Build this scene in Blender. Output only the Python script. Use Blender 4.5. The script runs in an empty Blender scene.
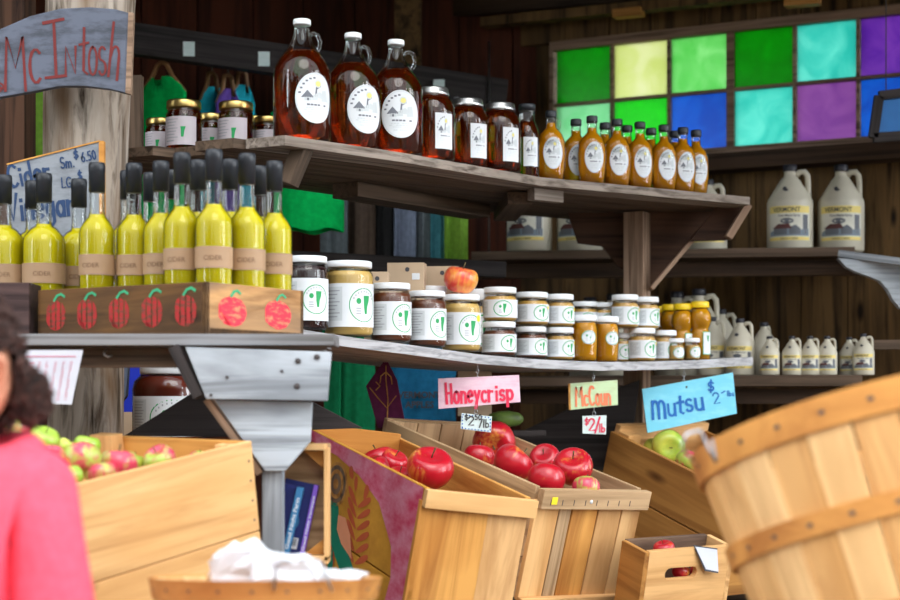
import bpy, bmesh, math, random
from mathutils import Vector, Matrix, noise
random.seed(7)
C = bpy.context.scene.collection
PI = math.pi
# ---------------------------------------------------------------- camera, sky, exposure
F = 1600.0; HZ = 400.0; EYE = 1.05
cam = bpy.data.cameras.new('camera'); co = bpy.data.objects.new('camera', cam); C.objects.link(co)
co.location = (0, 0, EYE); co.rotation_euler = (PI/2, 0, 0)
cam.sensor_width = 36; cam.lens = F/900*36; cam.shift_y = (HZ-300)/900
cam.clip_start = .05; cam.clip_end = 200
cam.dof.use_dof = True; cam.dof.focus_distance = 3.9; cam.dof.aperture_fstop = 3.4
bpy.context.scene.camera = co
sc = bpy.context.scene
sc.view_settings.view_transform = 'Standard'; sc.view_settings.look = 'None'
sc.view_settings.gamma = 1; sc.view_settings.exposure = 0.14; sc.view_settings.use_curve_mapping = False
w = bpy.data.worlds.new('sky'); sc.world = w; w.use_nodes = True
nt = w.node_tree; bg = nt.nodes['Background']
def wn(t, **k):
    n = nt.nodes.new('ShaderNode'+t)
    for a, b in k.items(): setattr(n, a, b)
    return n
def wm(op, a, b=None, c=None):
    n = wn('Math', operation=op)
    for i, v in enumerate((a, b, c)):
        if v is None: continue
        if isinstance(v, (int, float)): n.inputs[i].default_value = v
        else: nt.links.new(v, n.inputs[i])
    return n.outputs[0]
tc = wn('TexCoord'); sx = wn('SeparateXYZ'); nt.links.new(tc.outputs['Generated'], sx.inputs[0])
# an overcast sky above a dark tree line (towards -Y, behind the camera), open sky on the window side
az = wm('ARCTAN2', sx.outputs['X'], sx.outputs['Y'])
cb = wn('CombineXYZ'); nt.links.new(wm('MULTIPLY', az, 5.5), cb.inputs[0]); nt.links.new(wm('MULTIPLY', sx.outputs['Z'], 2.2), cb.inputs[1])
nz = wn('TexNoise'); nz.inputs['Scale'].default_value = 1.0; nz.inputs['Detail'].default_value = 3.0; nt.links.new(cb.outputs[0], nz.inputs['Vector'])
edge = wm('MULTIPLY_ADD', wm('SUBTRACT', nz.outputs[0], .5), 2.2, .16)          # ragged tree tops with gaps
above = wn('MapRange'); nt.links.new(wm('SUBTRACT', sx.outputs['Z'], edge), above.inputs[0]); above.inputs[1].default_value = -.03; above.inputs[2].default_value = .05
back = wn('MapRange'); nt.links.new(sx.outputs['Y'], back.inputs[0]); back.inputs[1].default_value = .0; back.inputs[2].default_value = .25
def gap(c, hw): return wm('LESS_THAN', wm('ABSOLUTE', wm('SUBTRACT', az, c)), hw)
gaps = wm('MAXIMUM', wm('MAXIMUM', gap(1.98, .085), gap(1.79, .035)), wm('MAXIMUM', gap(-2.2, .05), gap(2.28, .03)))   # over-bright gaps added to the tree line to put streaks on the glass
gaps = wm('MULTIPLY', gaps, wm('MULTIPLY', wm('LESS_THAN', sx.outputs['Z'], .42), wm('GREATER_THAN', sx.outputs['Z'], -.10)))
f_ = wm('MAXIMUM', wm('MAXIMUM', above.outputs[0], back.outputs[0]), gaps)
mxw = wn('MixRGB'); nt.links.new(f_, mxw.inputs[0]); mxw.inputs[1].default_value = (.10, .10, .07, 1); mxw.inputs[2].default_value = (1.85, 1.95, 2.05, 1)
nt.links.new(mxw.outputs[0], bg.inputs[0]); nt.links.new(wm('ADD', wm('MULTIPLY_ADD', back.outputs[0], .3, 1.0), wm('MULTIPLY', gaps, 5.0)), bg.inputs[1])
sun = bpy.data.lights.new('daylight_sun', 'SUN'); so = bpy.data.objects.new('daylight_sun', sun); C.objects.link(so)
sun.energy = 1.3; sun.angle = .6; sun.color = (1, .96, .9); so.rotation_euler = (math.radians(42), math.radians(14), 0); so.location = (1, -3, 6)
try:
    cy = sc.cycles; cy.max_bounces = 10; cy.transparent_max_bounces = 24; cy.transmission_bounces = 8
    cy.caustics_refractive = False; cy.caustics_reflective = False; cy.sample_clamp_indirect = 6
except Exception: pass

def P(px, py, Y): return Vector(((px-450)*Y/F, Y, EYE+(HZ-py)*Y/F))
def S(Y): return F/Y

# ---------------------------------------------------------------- materials
MATS = {}
def newmat(name):
    m = bpy.data.materials.new(name); m.use_nodes = True; MATS[name] = m
    return m, m.node_tree, m.node_tree.nodes['Principled BSDF']
def N(nt, t, **k):
    n = nt.nodes.new('ShaderNode'+t)
    for a, b in k.items():
        if a.startswith('i_'): n.inputs[a[2:].replace('_', ' ')].default_value = b
        else: setattr(n, a, b)
    return n
def ramp(nt, src, stops):
    r = N(nt, 'ValToRGB'); nt.links.new(src, r.inputs[0]); e = r.color_ramp.elements
    while len(e) < len(stops): e.new(.5)
    for x, (p, c) in zip(e, stops): x.position = p; x.color = (c[0], c[1], c[2], 1)
    return r
def plain(name, col, rough=.5, metal=0, spec=.5, var=.06, sc_=8, **k):
    m, nt, b = newmat(name)
    b.inputs['Roughness'].default_value = rough; b.inputs['Metallic'].default_value = metal
    b.inputs['Specular IOR Level'].default_value = spec
    t = N(nt, 'TexCoord'); n = N(nt, 'TexNoise', i_Scale=sc_, i_Detail=3.0); nt.links.new(t.outputs['Object'], n.inputs['Vector'])
    a = [max(0, c*(1-var*2)) for c in col]; d = [min(1, c*(1+var*2)) for c in col]
    r = ramp(nt, n.outputs[0], [(.3, a), (.7, d)]); nt.links.new(r.outputs[0], b.inputs['Base Color'])
    for kk, v in k.items(): b.inputs[kk.replace('_', ' ')].default_value = v
    return m
def wood(name, c1, c2, c3=None, rough=.75, grain=40, stain=.5, knots=True, axis='X', bump=.12, zs=1.6):
    """grain runs along the object's own axis; c1 dark grain, c2 main tone, c3 broad stains"""
    m, nt, b = newmat(name); b.inputs['Roughness'].default_value = rough; b.inputs['Specular IOR Level'].default_value = .25
    t = N(nt, 'TexCoord'); oi = N(nt, 'ObjectInfo'); ad = N(nt, 'VectorMath', operation='ADD')
    ml = N(nt, 'VectorMath', operation='SCALE'); ml.inputs['Scale'].default_value = 13.0
    cx = N(nt, 'CombineXYZ')
    for i in range(3): nt.links.new(oi.outputs['Random'], cx.inputs[i])
    nt.links.new(cx.outputs[0], ml.inputs[0]); nt.links.new(t.outputs['Object'], ad.inputs[0]); nt.links.new(ml.outputs[0], ad.inputs[1])
    mp = N(nt, 'Mapping'); s = (1.6, grain, grain) if axis == 'X' else ((grain, grain, zs) if axis == 'Z' else (grain, 1.6, grain))
    mp.inputs['Scale'].default_value = s; nt.links.new(ad.outputs[0], mp.inputs[0])
    n1 = N(nt, 'TexNoise', i_Scale=1.0, i_Detail=6.0, i_Roughness=.6, i_Distortion=.6); nt.links.new(mp.outputs[0], n1.inputs['Vector'])
    mp2 = N(nt, 'Mapping'); s2 = (1.2, 5, 5) if axis == 'X' else ((5, 5, 1.2) if axis == 'Z' else (5, 1.2, 5))
    mp2.inputs['Scale'].default_value = s2; nt.links.new(ad.outputs[0], mp2.inputs[0])
    n2 = N(nt, 'TexNoise', i_Scale=1.6, i_Detail=4.0, i_Distortion=.8); nt.links.new(mp2.outputs[0], n2.inputs['Vector'])
    r1 = ramp(nt, n1.outputs[0], [(.35, c1), (.56, c2)])
    mx = N(nt, 'MixRGB'); r2 = ramp(nt, n2.outputs[0], [(.42, (0, 0, 0)), (.66, (stain,)*3)])
    nt.links.new(r2.outputs[0], mx.inputs[0]); nt.links.new(r1.outputs[0], mx.inputs[1]); mx.inputs[2].default_value = (*(c3 or c1), 1)
    out = mx.outputs[0]
    if knots:
        mp3 = N(nt, 'Mapping'); s3 = (3, 9, 9) if axis == 'X' else ((9, 9, 3) if axis == 'Z' else (9, 3, 9)); mp3.inputs['Scale'].default_value = s3
        nt.links.new(ad.outputs[0], mp3.inputs[0])
        v = N(nt, 'TexVoronoi', i_Scale=.9); nt.links.new(mp3.outputs[0], v.inputs['Vector'])
        r3 = ramp(nt, v.outputs['Distance'], [(.05, (1, 1, 1)), (.13, (0, 0, 0))]); mk = N(nt, 'MixRGB')
        nt.links.new(r3.outputs[0], mk.inputs[0]); nt.links.new(out, mk.inputs[1]); mk.inputs[2].default_value = (c1[0]*.45, c1[1]*.4, c1[2]*.4, 1); out = mk.outputs[0]
    nt.links.new(out, b.inputs['Base Color'])
    bp = N(nt, 'Bump', i_Strength=bump, i_Distance=.004); nt.links.new(n1.outputs[0], bp.inputs['Height']); nt.links.new(bp.outputs[0], b.inputs['Normal'])
    return m
wood('grey_wood', (.07, .065, .06), (.25, .25, .26), (.13, .125, .12), grain=70)
wood('edge_wood', (.08, .06, .045), (.30, .25, .21), (.17, .135, .11), grain=70)
wood('pale_edge', (.20, .20, .21), (.50, .50, .52), (.33, .33, .34), grain=80, knots=False)
wood('silver_wood', (.13, .14, .155), (.48, .53, .58), (.20, .22, .245), grain=34, stain=.9, zs=3.5)
wood('shelf_wood', (.04, .027, .018), (.15, .10, .068), (.075, .05, .033), grain=55, knots=False)
wood('post_wood', (.10, .06, .038), (.36, .24, .165), (.18, .11, .07), grain=50)
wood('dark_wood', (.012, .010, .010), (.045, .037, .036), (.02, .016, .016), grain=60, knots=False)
wood('brown_dark', (.012, .007, .004), (.055, .03, .016), (.045, .025, .014), grain=40, knots=False)
wood('ply_wood', (.018, .008, .005), (.095, .045, .025), (.05, .024, .014), grain=34, knots=False)
wood('wall_red', (.03, .007, .004), (.095, .024, .010), (.05, .013, .006), grain=24, knots=False, axis='Z')
wood('wall_brown', (.022, .012, .004), (.17, .095, .034), (.045, .025, .010), grain=24, axis='Z')
wood('crate_pale', (.46, .23, .08), (.80, .49, .215), (.64, .34, .12), grain=24, stain=.7)
wood('crate_orange', (.36, .14, .03), (.70, .35, .09), (.48, .19, .035), grain=24, stain=.8)
wood('crate_tan', (.40, .19, .065), (.72, .43, .19), (.45, .22, .07), grain=16, stain=.9)
wood('crate_brown', (.22, .085, .02), (.52, .25, .065), (.36, .15, .035), grain=26, stain=.6)
wood('crate_weathered', (.26, .16, .08), (.60, .41, .23), (.40, .25, .13), grain=30, stain=.7)
wood('crate_old', (.05, .03, .02), (.20, .125, .08), (.10, .06, .045), grain=30, stain=.8)
wood('print_shaded', (.035, .018, .008), (.17, .08, .025), (.05, .028, .015), grain=26, stain=.9)  # shadow on the crate's long side put into a darker wood colour
wood('print_end', (.22, .10, .035), (.62, .35, .15), (.10, .07, .06), grain=22, stain=.9)
wood('crate_plum', (.025, .014, .014), (.095, .055, .05), (.05, .03, .03), grain=30, stain=.8)
wood('log_wood', (.035, .022, .012), (.42, .36, .30), (.18, .11, .06), grain=34, axis='Z', bump=.5, stain=1.0, zs=4.5)
wood('basket_wood', (.52, .27, .10), (.78, .46, .19), (.62, .32, .10), grain=22, axis='Z', knots=False, stain=.8, bump=.1)
wood('stave_light', (.60, .34, .14), (.82, .52, .24), (.70, .41, .17), grain=22, axis='Z', knots=False, stain=.6)
wood('stave_dark', (.48, .23, .08), (.73, .41, .16), (.56, .28, .09), grain=22, axis='Z', knots=False, stain=.8)
wood('hoop_wood', (.42, .16, .04), (.72, .34, .09), (.60, .25, .06), grain=8, knots=False, stain=.4, bump=.1)
wood('plywood_sign', (.45, .25, .09), (.70, .45, .2), (.6, .35, .13), grain=20, knots=False)
def paint(name, col, dirt, amt=.5, scale=14):
    m, nt, b = newmat(name); b.inputs['Roughness'].default_value = .7
    t = N(nt, 'TexCoord'); mp = N(nt, 'Mapping'); mp.inputs['Scale'].default_value = (1, 1.5, 3); nt.links.new(t.outputs['Object'], mp.inputs[0])
    n = N(nt, 'TexNoise', i_Scale=scale, i_Detail=6.0, i_Roughness=.65); nt.links.new(mp.outputs[0], n.inputs['Vector'])
    r = ramp(nt, n.outputs[0], [(.38, dirt), (.38+amt*.3, col)]); nt.links.new(r.outputs[0], b.inputs['Base Color'])
paint('slate_paint', (.105, .12, .165), (.045, .052, .07), .6, 10)
paint('white_paint', (.25, .27, .30), (.19, .205, .23))
paint('pink_paint', (.86, .62, .72), (.78, .50, .62))
paint('mint_paint', (.60, .78, .48), (.55, .66, .38))
paint('sky_paint', (.20, .66, .86), (.26, .72, .90))
paint('pale_paint', (.72, .85, .84), (.62, .76, .74))
paint('magenta_paint', (.55, .025, .09), (.68, .24, .34), 1.0, 11)
paint('ochre_paint', (.66, .32, .03), (.46, .20, .015), 1.0, 9)
paint('print_red', (.40, .010, .010), (.12, .04, .02), .5, 45)
paint('print_crimson', (.85, .03, .06), (.62, .25, .12), .4, 40)
for n_, c_ in dict(lettering_red=(.15, .008, .006), lettering_crimson=(.78, .03, .09), lettering_orange=(.9, .25, .12), lettering_blue=(.01, .14, .50),
                   lettering_navy=(.01, .04, .12), lettering_dark=(.03, .03, .035), leaf_green=(.02, .18, .10), leaf_red=(.50, .09, .03), bird_teal=(.0, .20, .12),
                   bird_pink=(.75, .30, .16), print_green=(.03, .36, .16), white_label=(.70, .73, .76), grey_label=(.56, .60, .62),
                   logo_green=(.01, .33, .09), label_grey=(.32, .34, .37), label_yellow=(.74, .66, .20), sticker_yellow=(.9, .7, .02), kraft_label=(.40, .25, .14), kraft_print=(.22, .12, .06),
                   barn_red=(.10, .025, .02), field_blue=(.20, .25, .30), ink_dark=(.05, .05, .06), label_cream=(.72, .70, .60), barn_shade=(.13, .14, .16), ink_soft=(.15, .16, .19), label_dim=(.55, .50, .54), pink_print=(.60, .16, .24), paper_white=(.56, .58, .66), tissue=(.74, .77, .82),
                   kraft_board=(.52, .38, .25), book_blue=(.01, .02, .16), book_teal=(.03, .18, .38), book_purple=(.22, .10, .62), blue_cloth=(.0, .02, .45), panel_blue=(.02, .16, .46), nail_metal=(.06, .05, .05), yellow_band=(.82, .66, .20)).items():
    plain(n_, c_, .6)
plain('black_cap', (.013, .016, .022), .42); plain('white_lid', (.80, .83, .86), .35); plain('yellow_lid', (.90, .62, .01), .35)
plain('gold_lid', (.55, .40, .14), .3, metal=1.0); plain('tin_lid', (.62, .63, .62), .32, metal=1.0); plain('steel_wire', (.5, .52, .56), .35, metal=1.0)
plain('jug_plastic', (.60, .56, .45), .38, Subsurface_Weight=.0)
plain('jug_cap', (.02, .02, .03), .4)
plain('stem_brown', (.10, .07, .02), .7); plain('skin', (.62, .28, .17), .5, var=.03); plain('lip', (.5, .15, .12), .5); plain('eye_white', (.8, .8, .8), .3); plain('iris', (.05, .03, .02), .2)
plain('wood_hanger', (.30, .15, .06), .5)
def cloth(name, col, scale=60):
    m, nt, b = newmat(name); b.inputs['Roughness'].default_value = .9; b.inputs['Specular IOR Level'].default_value = .15
    t = N(nt, 'TexCoord'); n = N(nt, 'TexNoise', i_Scale=scale, i_Detail=3.0); nt.links.new(t.outputs['Object'], n.inputs['Vector'])
    r = ramp(nt, n.outputs[0], [(.35, [c*.86 for c in col]), (.7, [min(1, c*1.1) for c in col])]); nt.links.new(r.outputs[0], b.inputs['Base Color'])
    bp = N(nt, 'Bump', i_Strength=.2, i_Distance=.002); nt.links.new(n.outputs[0], bp.inputs['Height']); nt.links.new(bp.outputs[0], b.inputs['Normal'])
cloth('cloth_green', (.0, .50, .10)); cloth('cloth_forest', (.01, .26, .10)); cloth('cloth_blue', (.015, .16, .32)); cloth('cloth_olive', (.18, .36, .04)); cloth('cloth_brown', (.08, .055, .04))
cloth('cloth_slate', (.15, .18, .25)); cloth('cloth_teal', (.08, .30, .36)); cloth('cloth_purple', (.16, .08, .42)); cloth('cloth_cyan', (.02, .48, .62)); cloth('cloth_plum', (.10, .015, .05)); cloth('hoodie_pink', (.95, .10, .16), 90)
cloth('cloth_grey', (.10, .12, .13)); cloth('cloth_black', (.02, .02, .02))
# hair
m, nt, b = newmat('hair'); b.inputs['Roughness'].default_value = .75
t = N(nt, 'TexCoord'); v = N(nt, 'TexNoise', i_Scale=70.0, i_Detail=5.0, i_Distortion=2.0); nt.links.new(t.outputs['Object'], v.inputs['Vector'])
r = ramp(nt, v.outputs[0], [(.38, (.008, .004, .003)), (.66, (.14, .055, .04))]); nt.links.new(r.outputs[0], b.inputs['Base Color'])
bp = N(nt, 'Bump', i_Strength=1.0, i_Distance=.01); nt.links.new(v.outputs[0], bp.inputs['Height']); nt.links.new(bp.outputs[0], b.inputs['Normal'])
# glass shell: clear, with surface reflection only
m, nt, b = newmat('clear_glass'); nt.nodes.remove(b); o = nt.nodes['Material Output']
tr = N(nt, 'BsdfTransparent'); tr.inputs[0].default_value = (.97, .99, .98, 1); gl = N(nt, 'BsdfGlossy', i_Roughness=.03); lw = N(nt, 'Fresnel', i_IOR=1.5); mt = N(nt, 'Math', operation='MULTIPLY_ADD'); mt.inputs[1].default_value = .8; mt.inputs[2].default_value = .0
nt.links.new(lw.outputs[0], mt.inputs[0]); mx = N(nt, 'MixShader'); nt.links.new(mt.outputs[0], mx.inputs[0]); nt.links.new(tr.outputs[0], mx.inputs[1]); nt.links.new(gl.outputs[0], mx.inputs[2]); nt.links.new(mx.outputs[0], o.inputs[0])
def liquid(name, col, rough=.02, ior=1.33, mixcol=None, mixf=0.0, trf=0.0):  # diffuse share puts the glow of light through the bottle into colour
    m, nt, b = newmat(name); b.inputs['Base Color'].default_value = (*col, 1); b.inputs['Transmission Weight'].default_value = 1; b.inputs['Roughness'].default_value = rough; b.inputs['IOR'].default_value = ior
    if mixf:
        o = nt.nodes['Material Output']; d = N(nt, 'BsdfDiffuse'); d.inputs[0].default_value = (*mixcol, 1); tl = N(nt, 'BsdfTranslucent'); tl.inputs[0].default_value = (*mixcol, 1)
        a = N(nt, 'MixShader'); a.inputs[0].default_value = trf; nt.links.new(d.outputs[0], a.inputs[1]); nt.links.new(tl.outputs[0], a.inputs[2])
        x = N(nt, 'MixShader'); x.inputs[0].default_value = mixf; nt.links.new(b.outputs[0], x.inputs[1]); nt.links.new(a.outputs[0], x.inputs[2]); nt.links.new(x.outputs[0], o.inputs[0])
liquid('syrup_dark', (.62, .13, .018), mixcol=(.28, .03, .003), mixf=.15, trf=.3)
liquid('syrup_amber', (.95, .48, .05), mixcol=(1.0, .39, .006), mixf=.62, trf=.2)
liquid('vinegar', (.97, .90, .22), mixcol=(1.0, .83, .012), mixf=.74, trf=.12)
liquid('honey_clear', (.97, .50, .05), mixcol=(1.0, .43, .008), mixf=.8, trf=.15)
liquid('honey_mid', (.50, .20, .04), mixcol=(.30, .08, .012), mixf=.7, trf=.3)
plain('honey_cream', (.82, .52, .15), .5, var=.03); plain('jam_dark', (.035, .012, .012), .25); plain('honey_gold', (.68, .38, .08), .4, var=.04); plain('jam_brown', (.16, .045, .018), .3)
plain('apple_butter', (.17, .025, .012), .2)
def pane(name, c, d):
    m, nt, b = newmat(name); nt.nodes.remove(b); o = nt.nodes['Material Output']
    t = N(nt, 'TexCoord'); n = N(nt, 'TexNoise', i_Scale=9.0, i_Detail=6.0, i_Distortion=1.2); nt.links.new(t.outputs['Object'], n.inputs['Vector'])
    r = ramp(nt, n.outputs[0], [(.35, c), (.72, d)]); tl = N(nt, 'BsdfTranslucent'); nt.links.new(r.outputs[0], tl.inputs[0])
    tp = N(nt, 'BsdfTransparent'); nt.links.new(r.outputs[0], tp.inputs[0]); a = N(nt, 'MixShader'); a.inputs[0].default_value = .35; nt.links.new(tl.outputs[0], a.inputs[1]); nt.links.new(tp.outputs[0], a.inputs[2])
    g = N(nt, 'BsdfGlossy', i_Roughness=.2); x = N(nt, 'MixShader'); x.inputs[0].default_value = .04; nt.links.new(a.outputs[0], x.inputs[1]); nt.links.new(g.outputs[0], x.inputs[2]); nt.links.new(x.outputs[0], o.inputs[0])
pane('pane_green', (.0, .40, .0), (.0, .50, .01)); pane('pane_yellow', (.74, .80, .40), (.86, .88, .62)); pane('pane_lime', (.30, .74, .28), (.52, .88, .48)); pane('pane_turquoise', (.14, .68, .60), (.34, .84, .74))
pane('pane_purple', (.26, .10, .50), (.42, .20, .60)); pane('pane_mint', (.36, .74, .44), (.55, .86, .62)); pane('pane_bright', (.0, .66, .0), (.03, .78, .02)); pane('pane_blue', (.0, .22, .60), (.01, .32, .76)); pane('pane_mauve', (.38, .18, .46), (.50, .27, .54))
def apple_mat(name, base, blush, lo, hi):
    m, nt, b = newmat(name); b.inputs['Roughness'].default_value = .28; b.inputs['Coat Weight'].default_value = .3
    t = N(nt, 'TexCoord'); oi = N(nt, 'ObjectInfo'); ad = N(nt, 'VectorMath', operation='ADD'); cx = N(nt, 'CombineXYZ')
    for i in range(3): nt.links.new(oi.outputs['Random'], cx.inputs[i])
    nt.links.new(t.outputs['Object'], ad.inputs[0]); nt.links.new(cx.outputs[0], ad.inputs[1])
    n = N(nt, 'TexNoise', i_Scale=16.0, i_Detail=3.0); nt.links.new(ad.outputs[0], n.inputs['Vector'])
    mp = N(nt, 'Mapping'); mp.inputs['Scale'].default_value = (160, 160, 14); nt.links.new(ad.outputs[0], mp.inputs[0]); n2 = N(nt, 'TexNoise', i_Scale=1.0, i_Detail=2.0); nt.links.new(mp.outputs[0], n2.inputs['Vector'])
    mm = N(nt, 'Math', operation='MULTIPLY_ADD'); mm.inputs[1].default_value = .35; nt.links.new(n2.outputs[0], mm.inputs[0]); nt.links.new(n.outputs[0], mm.inputs[2])
    r = ramp(nt, mm.outputs[0], [(lo, base), (hi, blush)]); nt.links.new(r.outputs[0], b.inputs['Base Color'])
apple_mat('apple_red', (.76, .32, .06), (.47, .008, .02), .40, .60)
apple_mat('apple_blush', (.40, .52, .08), (.60, .05, .10), .58, .74)
apple_mat('apple_green', (.28, .50, .04), (.36, .52, .06), .5, .8)
apple_mat('apple_yellow', (.55, .58, .08), (.32, .48, .05), .5, .8)
apple_mat('apple_peach', (.85, .42, .07), (.78, .07, .05), .52, .78)
plain('squash_green', (.10, .16, .03), .5, var=.3, sc_=20)
plain('ground_gravel', (.16, .13, .10), .9, var=.25, sc_=30)
plain('roof_dark', (.03, .02, .014), .9)

# ---------------------------------------------------------------- mesh helpers
class MB:
    def __init__(s): s.v = []; s.f = []; s.m = []; s.sm = []
    def add(s, vs, fs, m=0, smooth=False):
        o = len(s.v); s.v += [tuple(v) for v in vs]
        for f in fs: s.f.append([i+o for i in f]); s.m.append(m); s.sm.append(smooth)
    def box(s, c, d, m=0, M=None):
        x, y, z = c; a, b, e = d[0]/2, d[1]/2, d[2]/2
        vs = [Vector((x+i*a, y+j*b, z+k*e)) for i in (-1, 1) for j in (-1, 1) for k in (-1, 1)]
        if M: vs = [M @ v for v in vs]
        s.add(vs, [(0, 1, 3, 2), (4, 6, 7, 5), (0, 4, 5, 1), (2, 3, 7, 6), (0, 2, 6, 4), (1, 5, 7, 3)], m)
    def lathe(s, prof, n=28, ry=None, m=0, cap=True, c=(0, 0)):
        rows = []
        vs = []
        for i, (r, z) in enumerate(prof):
            k = ry(z, r) if ry else r
            for j in range(n): a = 2*PI*j/n; vs.append((c[0]+r*math.cos(a), c[1]+k*math.sin(a), z))
        fs = [(i*n+j, i*n+(j+1) % n, (i+1)*n+(j+1) % n, (i+1)*n+j) for i in range(len(prof)-1) for j in range(n)]
        if cap: fs.append(tuple(range(n-1, -1, -1))); fs.append(tuple((len(prof)-1)*n+j for j in range(n)))
        s.add(vs, fs, m, True)
    def tube(s, pts, r, n=8, m=0, closed=False):
        pts = [Vector(p) for p in pts]; L = len(pts); vs = []
        rr = r if isinstance(r, (list, tuple)) else [r]*L
        up = Vector((.13, .21, 1)).normalized()
        for i, p in enumerate(pts):
            d = (pts[(i+1) % L] - pts[i-1]) if (closed or 0 < i < L-1) else (pts[min(i+1, L-1)]-pts[max(i-1, 0)])
            d.normalize(); u = d.cross(up)
            if u.length < .1: u = d.cross(Vector((1, 0, 0)))
            u.normalize(); v = d.cross(u)
            for j in range(n): a = 2*PI*j/n; vs.append(p+u*math.cos(a)*rr[i]+v*math.sin(a)*rr[i])
        fs = []
        for i in range(L if closed else L-1):
            for j in range(n): fs.append((i*n+j, i*n+(j+1) % n, ((i+1) % L)*n+(j+1) % n, ((i+1) % L)*n+j))
        if not closed: fs.append(tuple(range(n-1, -1, -1))); fs.append(tuple((L-1)*n+j for j in range(n)))
        s.add(vs, fs, m, True)
    def prism(s, poly, t, m=0, axis='Y'):
        """polygon in (x,z) extruded along +y by t"""
        n = len(poly); vs = [(x, 0, z) for x, z in poly]+[(x, t, z) for x, z in poly]
        s.add(vs, [tuple(range(n)), tuple(range(2*n-1, n-1, -1))]+[(i, i+n, (i+1) % n+n, (i+1) % n) for i in range(n)], m)
    def build(s, name, mats, parent=None, M=None, bevel=0, fix=True):
        me = bpy.data.meshes.new(name); me.from_pydata(s.v, [], s.f)
        if isinstance(mats, str): mats = [mats]
        for k in mats: me.materials.append(MATS[k])
        for p, mi, sm in zip(me.polygons, s.m, s.sm): p.material_index = mi; p.use_smooth = sm
        bm = bmesh.new(); bm.from_mesh(me)
        if fix: bmesh.ops.recalc_face_normals(bm, faces=bm.faces)
        if bevel: bmesh.ops.bevel(bm, geom=[e for e in bm.edges if not e.smooth or e.calc_face_angle(0) > .6], offset=bevel, segments=2, affect='EDGES', profile=.6)
        bm.to_mesh(me); bm.free(); me.update()
        o = bpy.data.objects.new(name, me); C.objects.link(o)
        if parent: o.parent = parent
        if M is not None: o.matrix_local = M
        return o
def tag(o, label=None, cat=None, group=None, kind=None):
    if label: o['label'] = label
    if cat: o['category'] = cat
    if group: o['group'] = group
    if kind: o['kind'] = kind
    return o
def thing(name, label=None, cat=None, group=None, loc=(0, 0, 0), M=None):
    o = bpy.data.objects.new(name, None); C.objects.link(o); o.empty_display_size = .05
    if M is not None: o.matrix_world = M
    else: o.location = loc
    return tag(o, label, cat, group)
def struct(o): o['kind'] = 'structure'; return o
def copy_tree(o, parent=None):
    c = o.copy(); C.objects.link(c)
    if parent: c.parent = parent
    for ch in kids.get(o.name, []) or [x for x in o.children]: copy_tree(ch, c)
    return c
kids = {}
def place(proto, loc, rz=0, label=None, group=None, s=1, rot=None):
    if proto.get('_used'): o = copy_tree(proto)
    else: o = proto; proto['_used'] = 1
    o.location = loc; o.rotation_euler = rot if rot else (0, 0, rz)
    o.scale = (s, s, s) if not isinstance(s, tuple) else s
    if label: o['label'] = label
    if group: o['group'] = group
    return o
def frame(p0, p1, up):
    x = (p1-p0); L = x.length; x.normalize(); y = Vector(up).cross(x).normalized(); z = x.cross(y)
    M = Matrix((x, y, z)).transposed().to_4x4(); M.translation = p0
    return M, L
def board(name, p0, p1, wid, thk, mat, parent=None, up=(0, 0, 1), bevel=.0015, off=(0, 0)):
    """board whose grain runs p0->p1; up = normal of its broad face; centred"""
    p0, p1 = Vector(p0), Vector(p1); M, L = frame(p0, p1, up)
    mb = MB(); mb.box((L/2, off[0], off[1]), (L, wid, thk)); return mb.build(name, mat, parent, M, bevel)
def rbox(s, x0, x1, y0, y1, z0, z1, m=0): s.box(((x0+x1)/2, (y0+y1)/2, (z0+z1)/2), (x1-x0, y1-y0, z1-z0), m)
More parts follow.
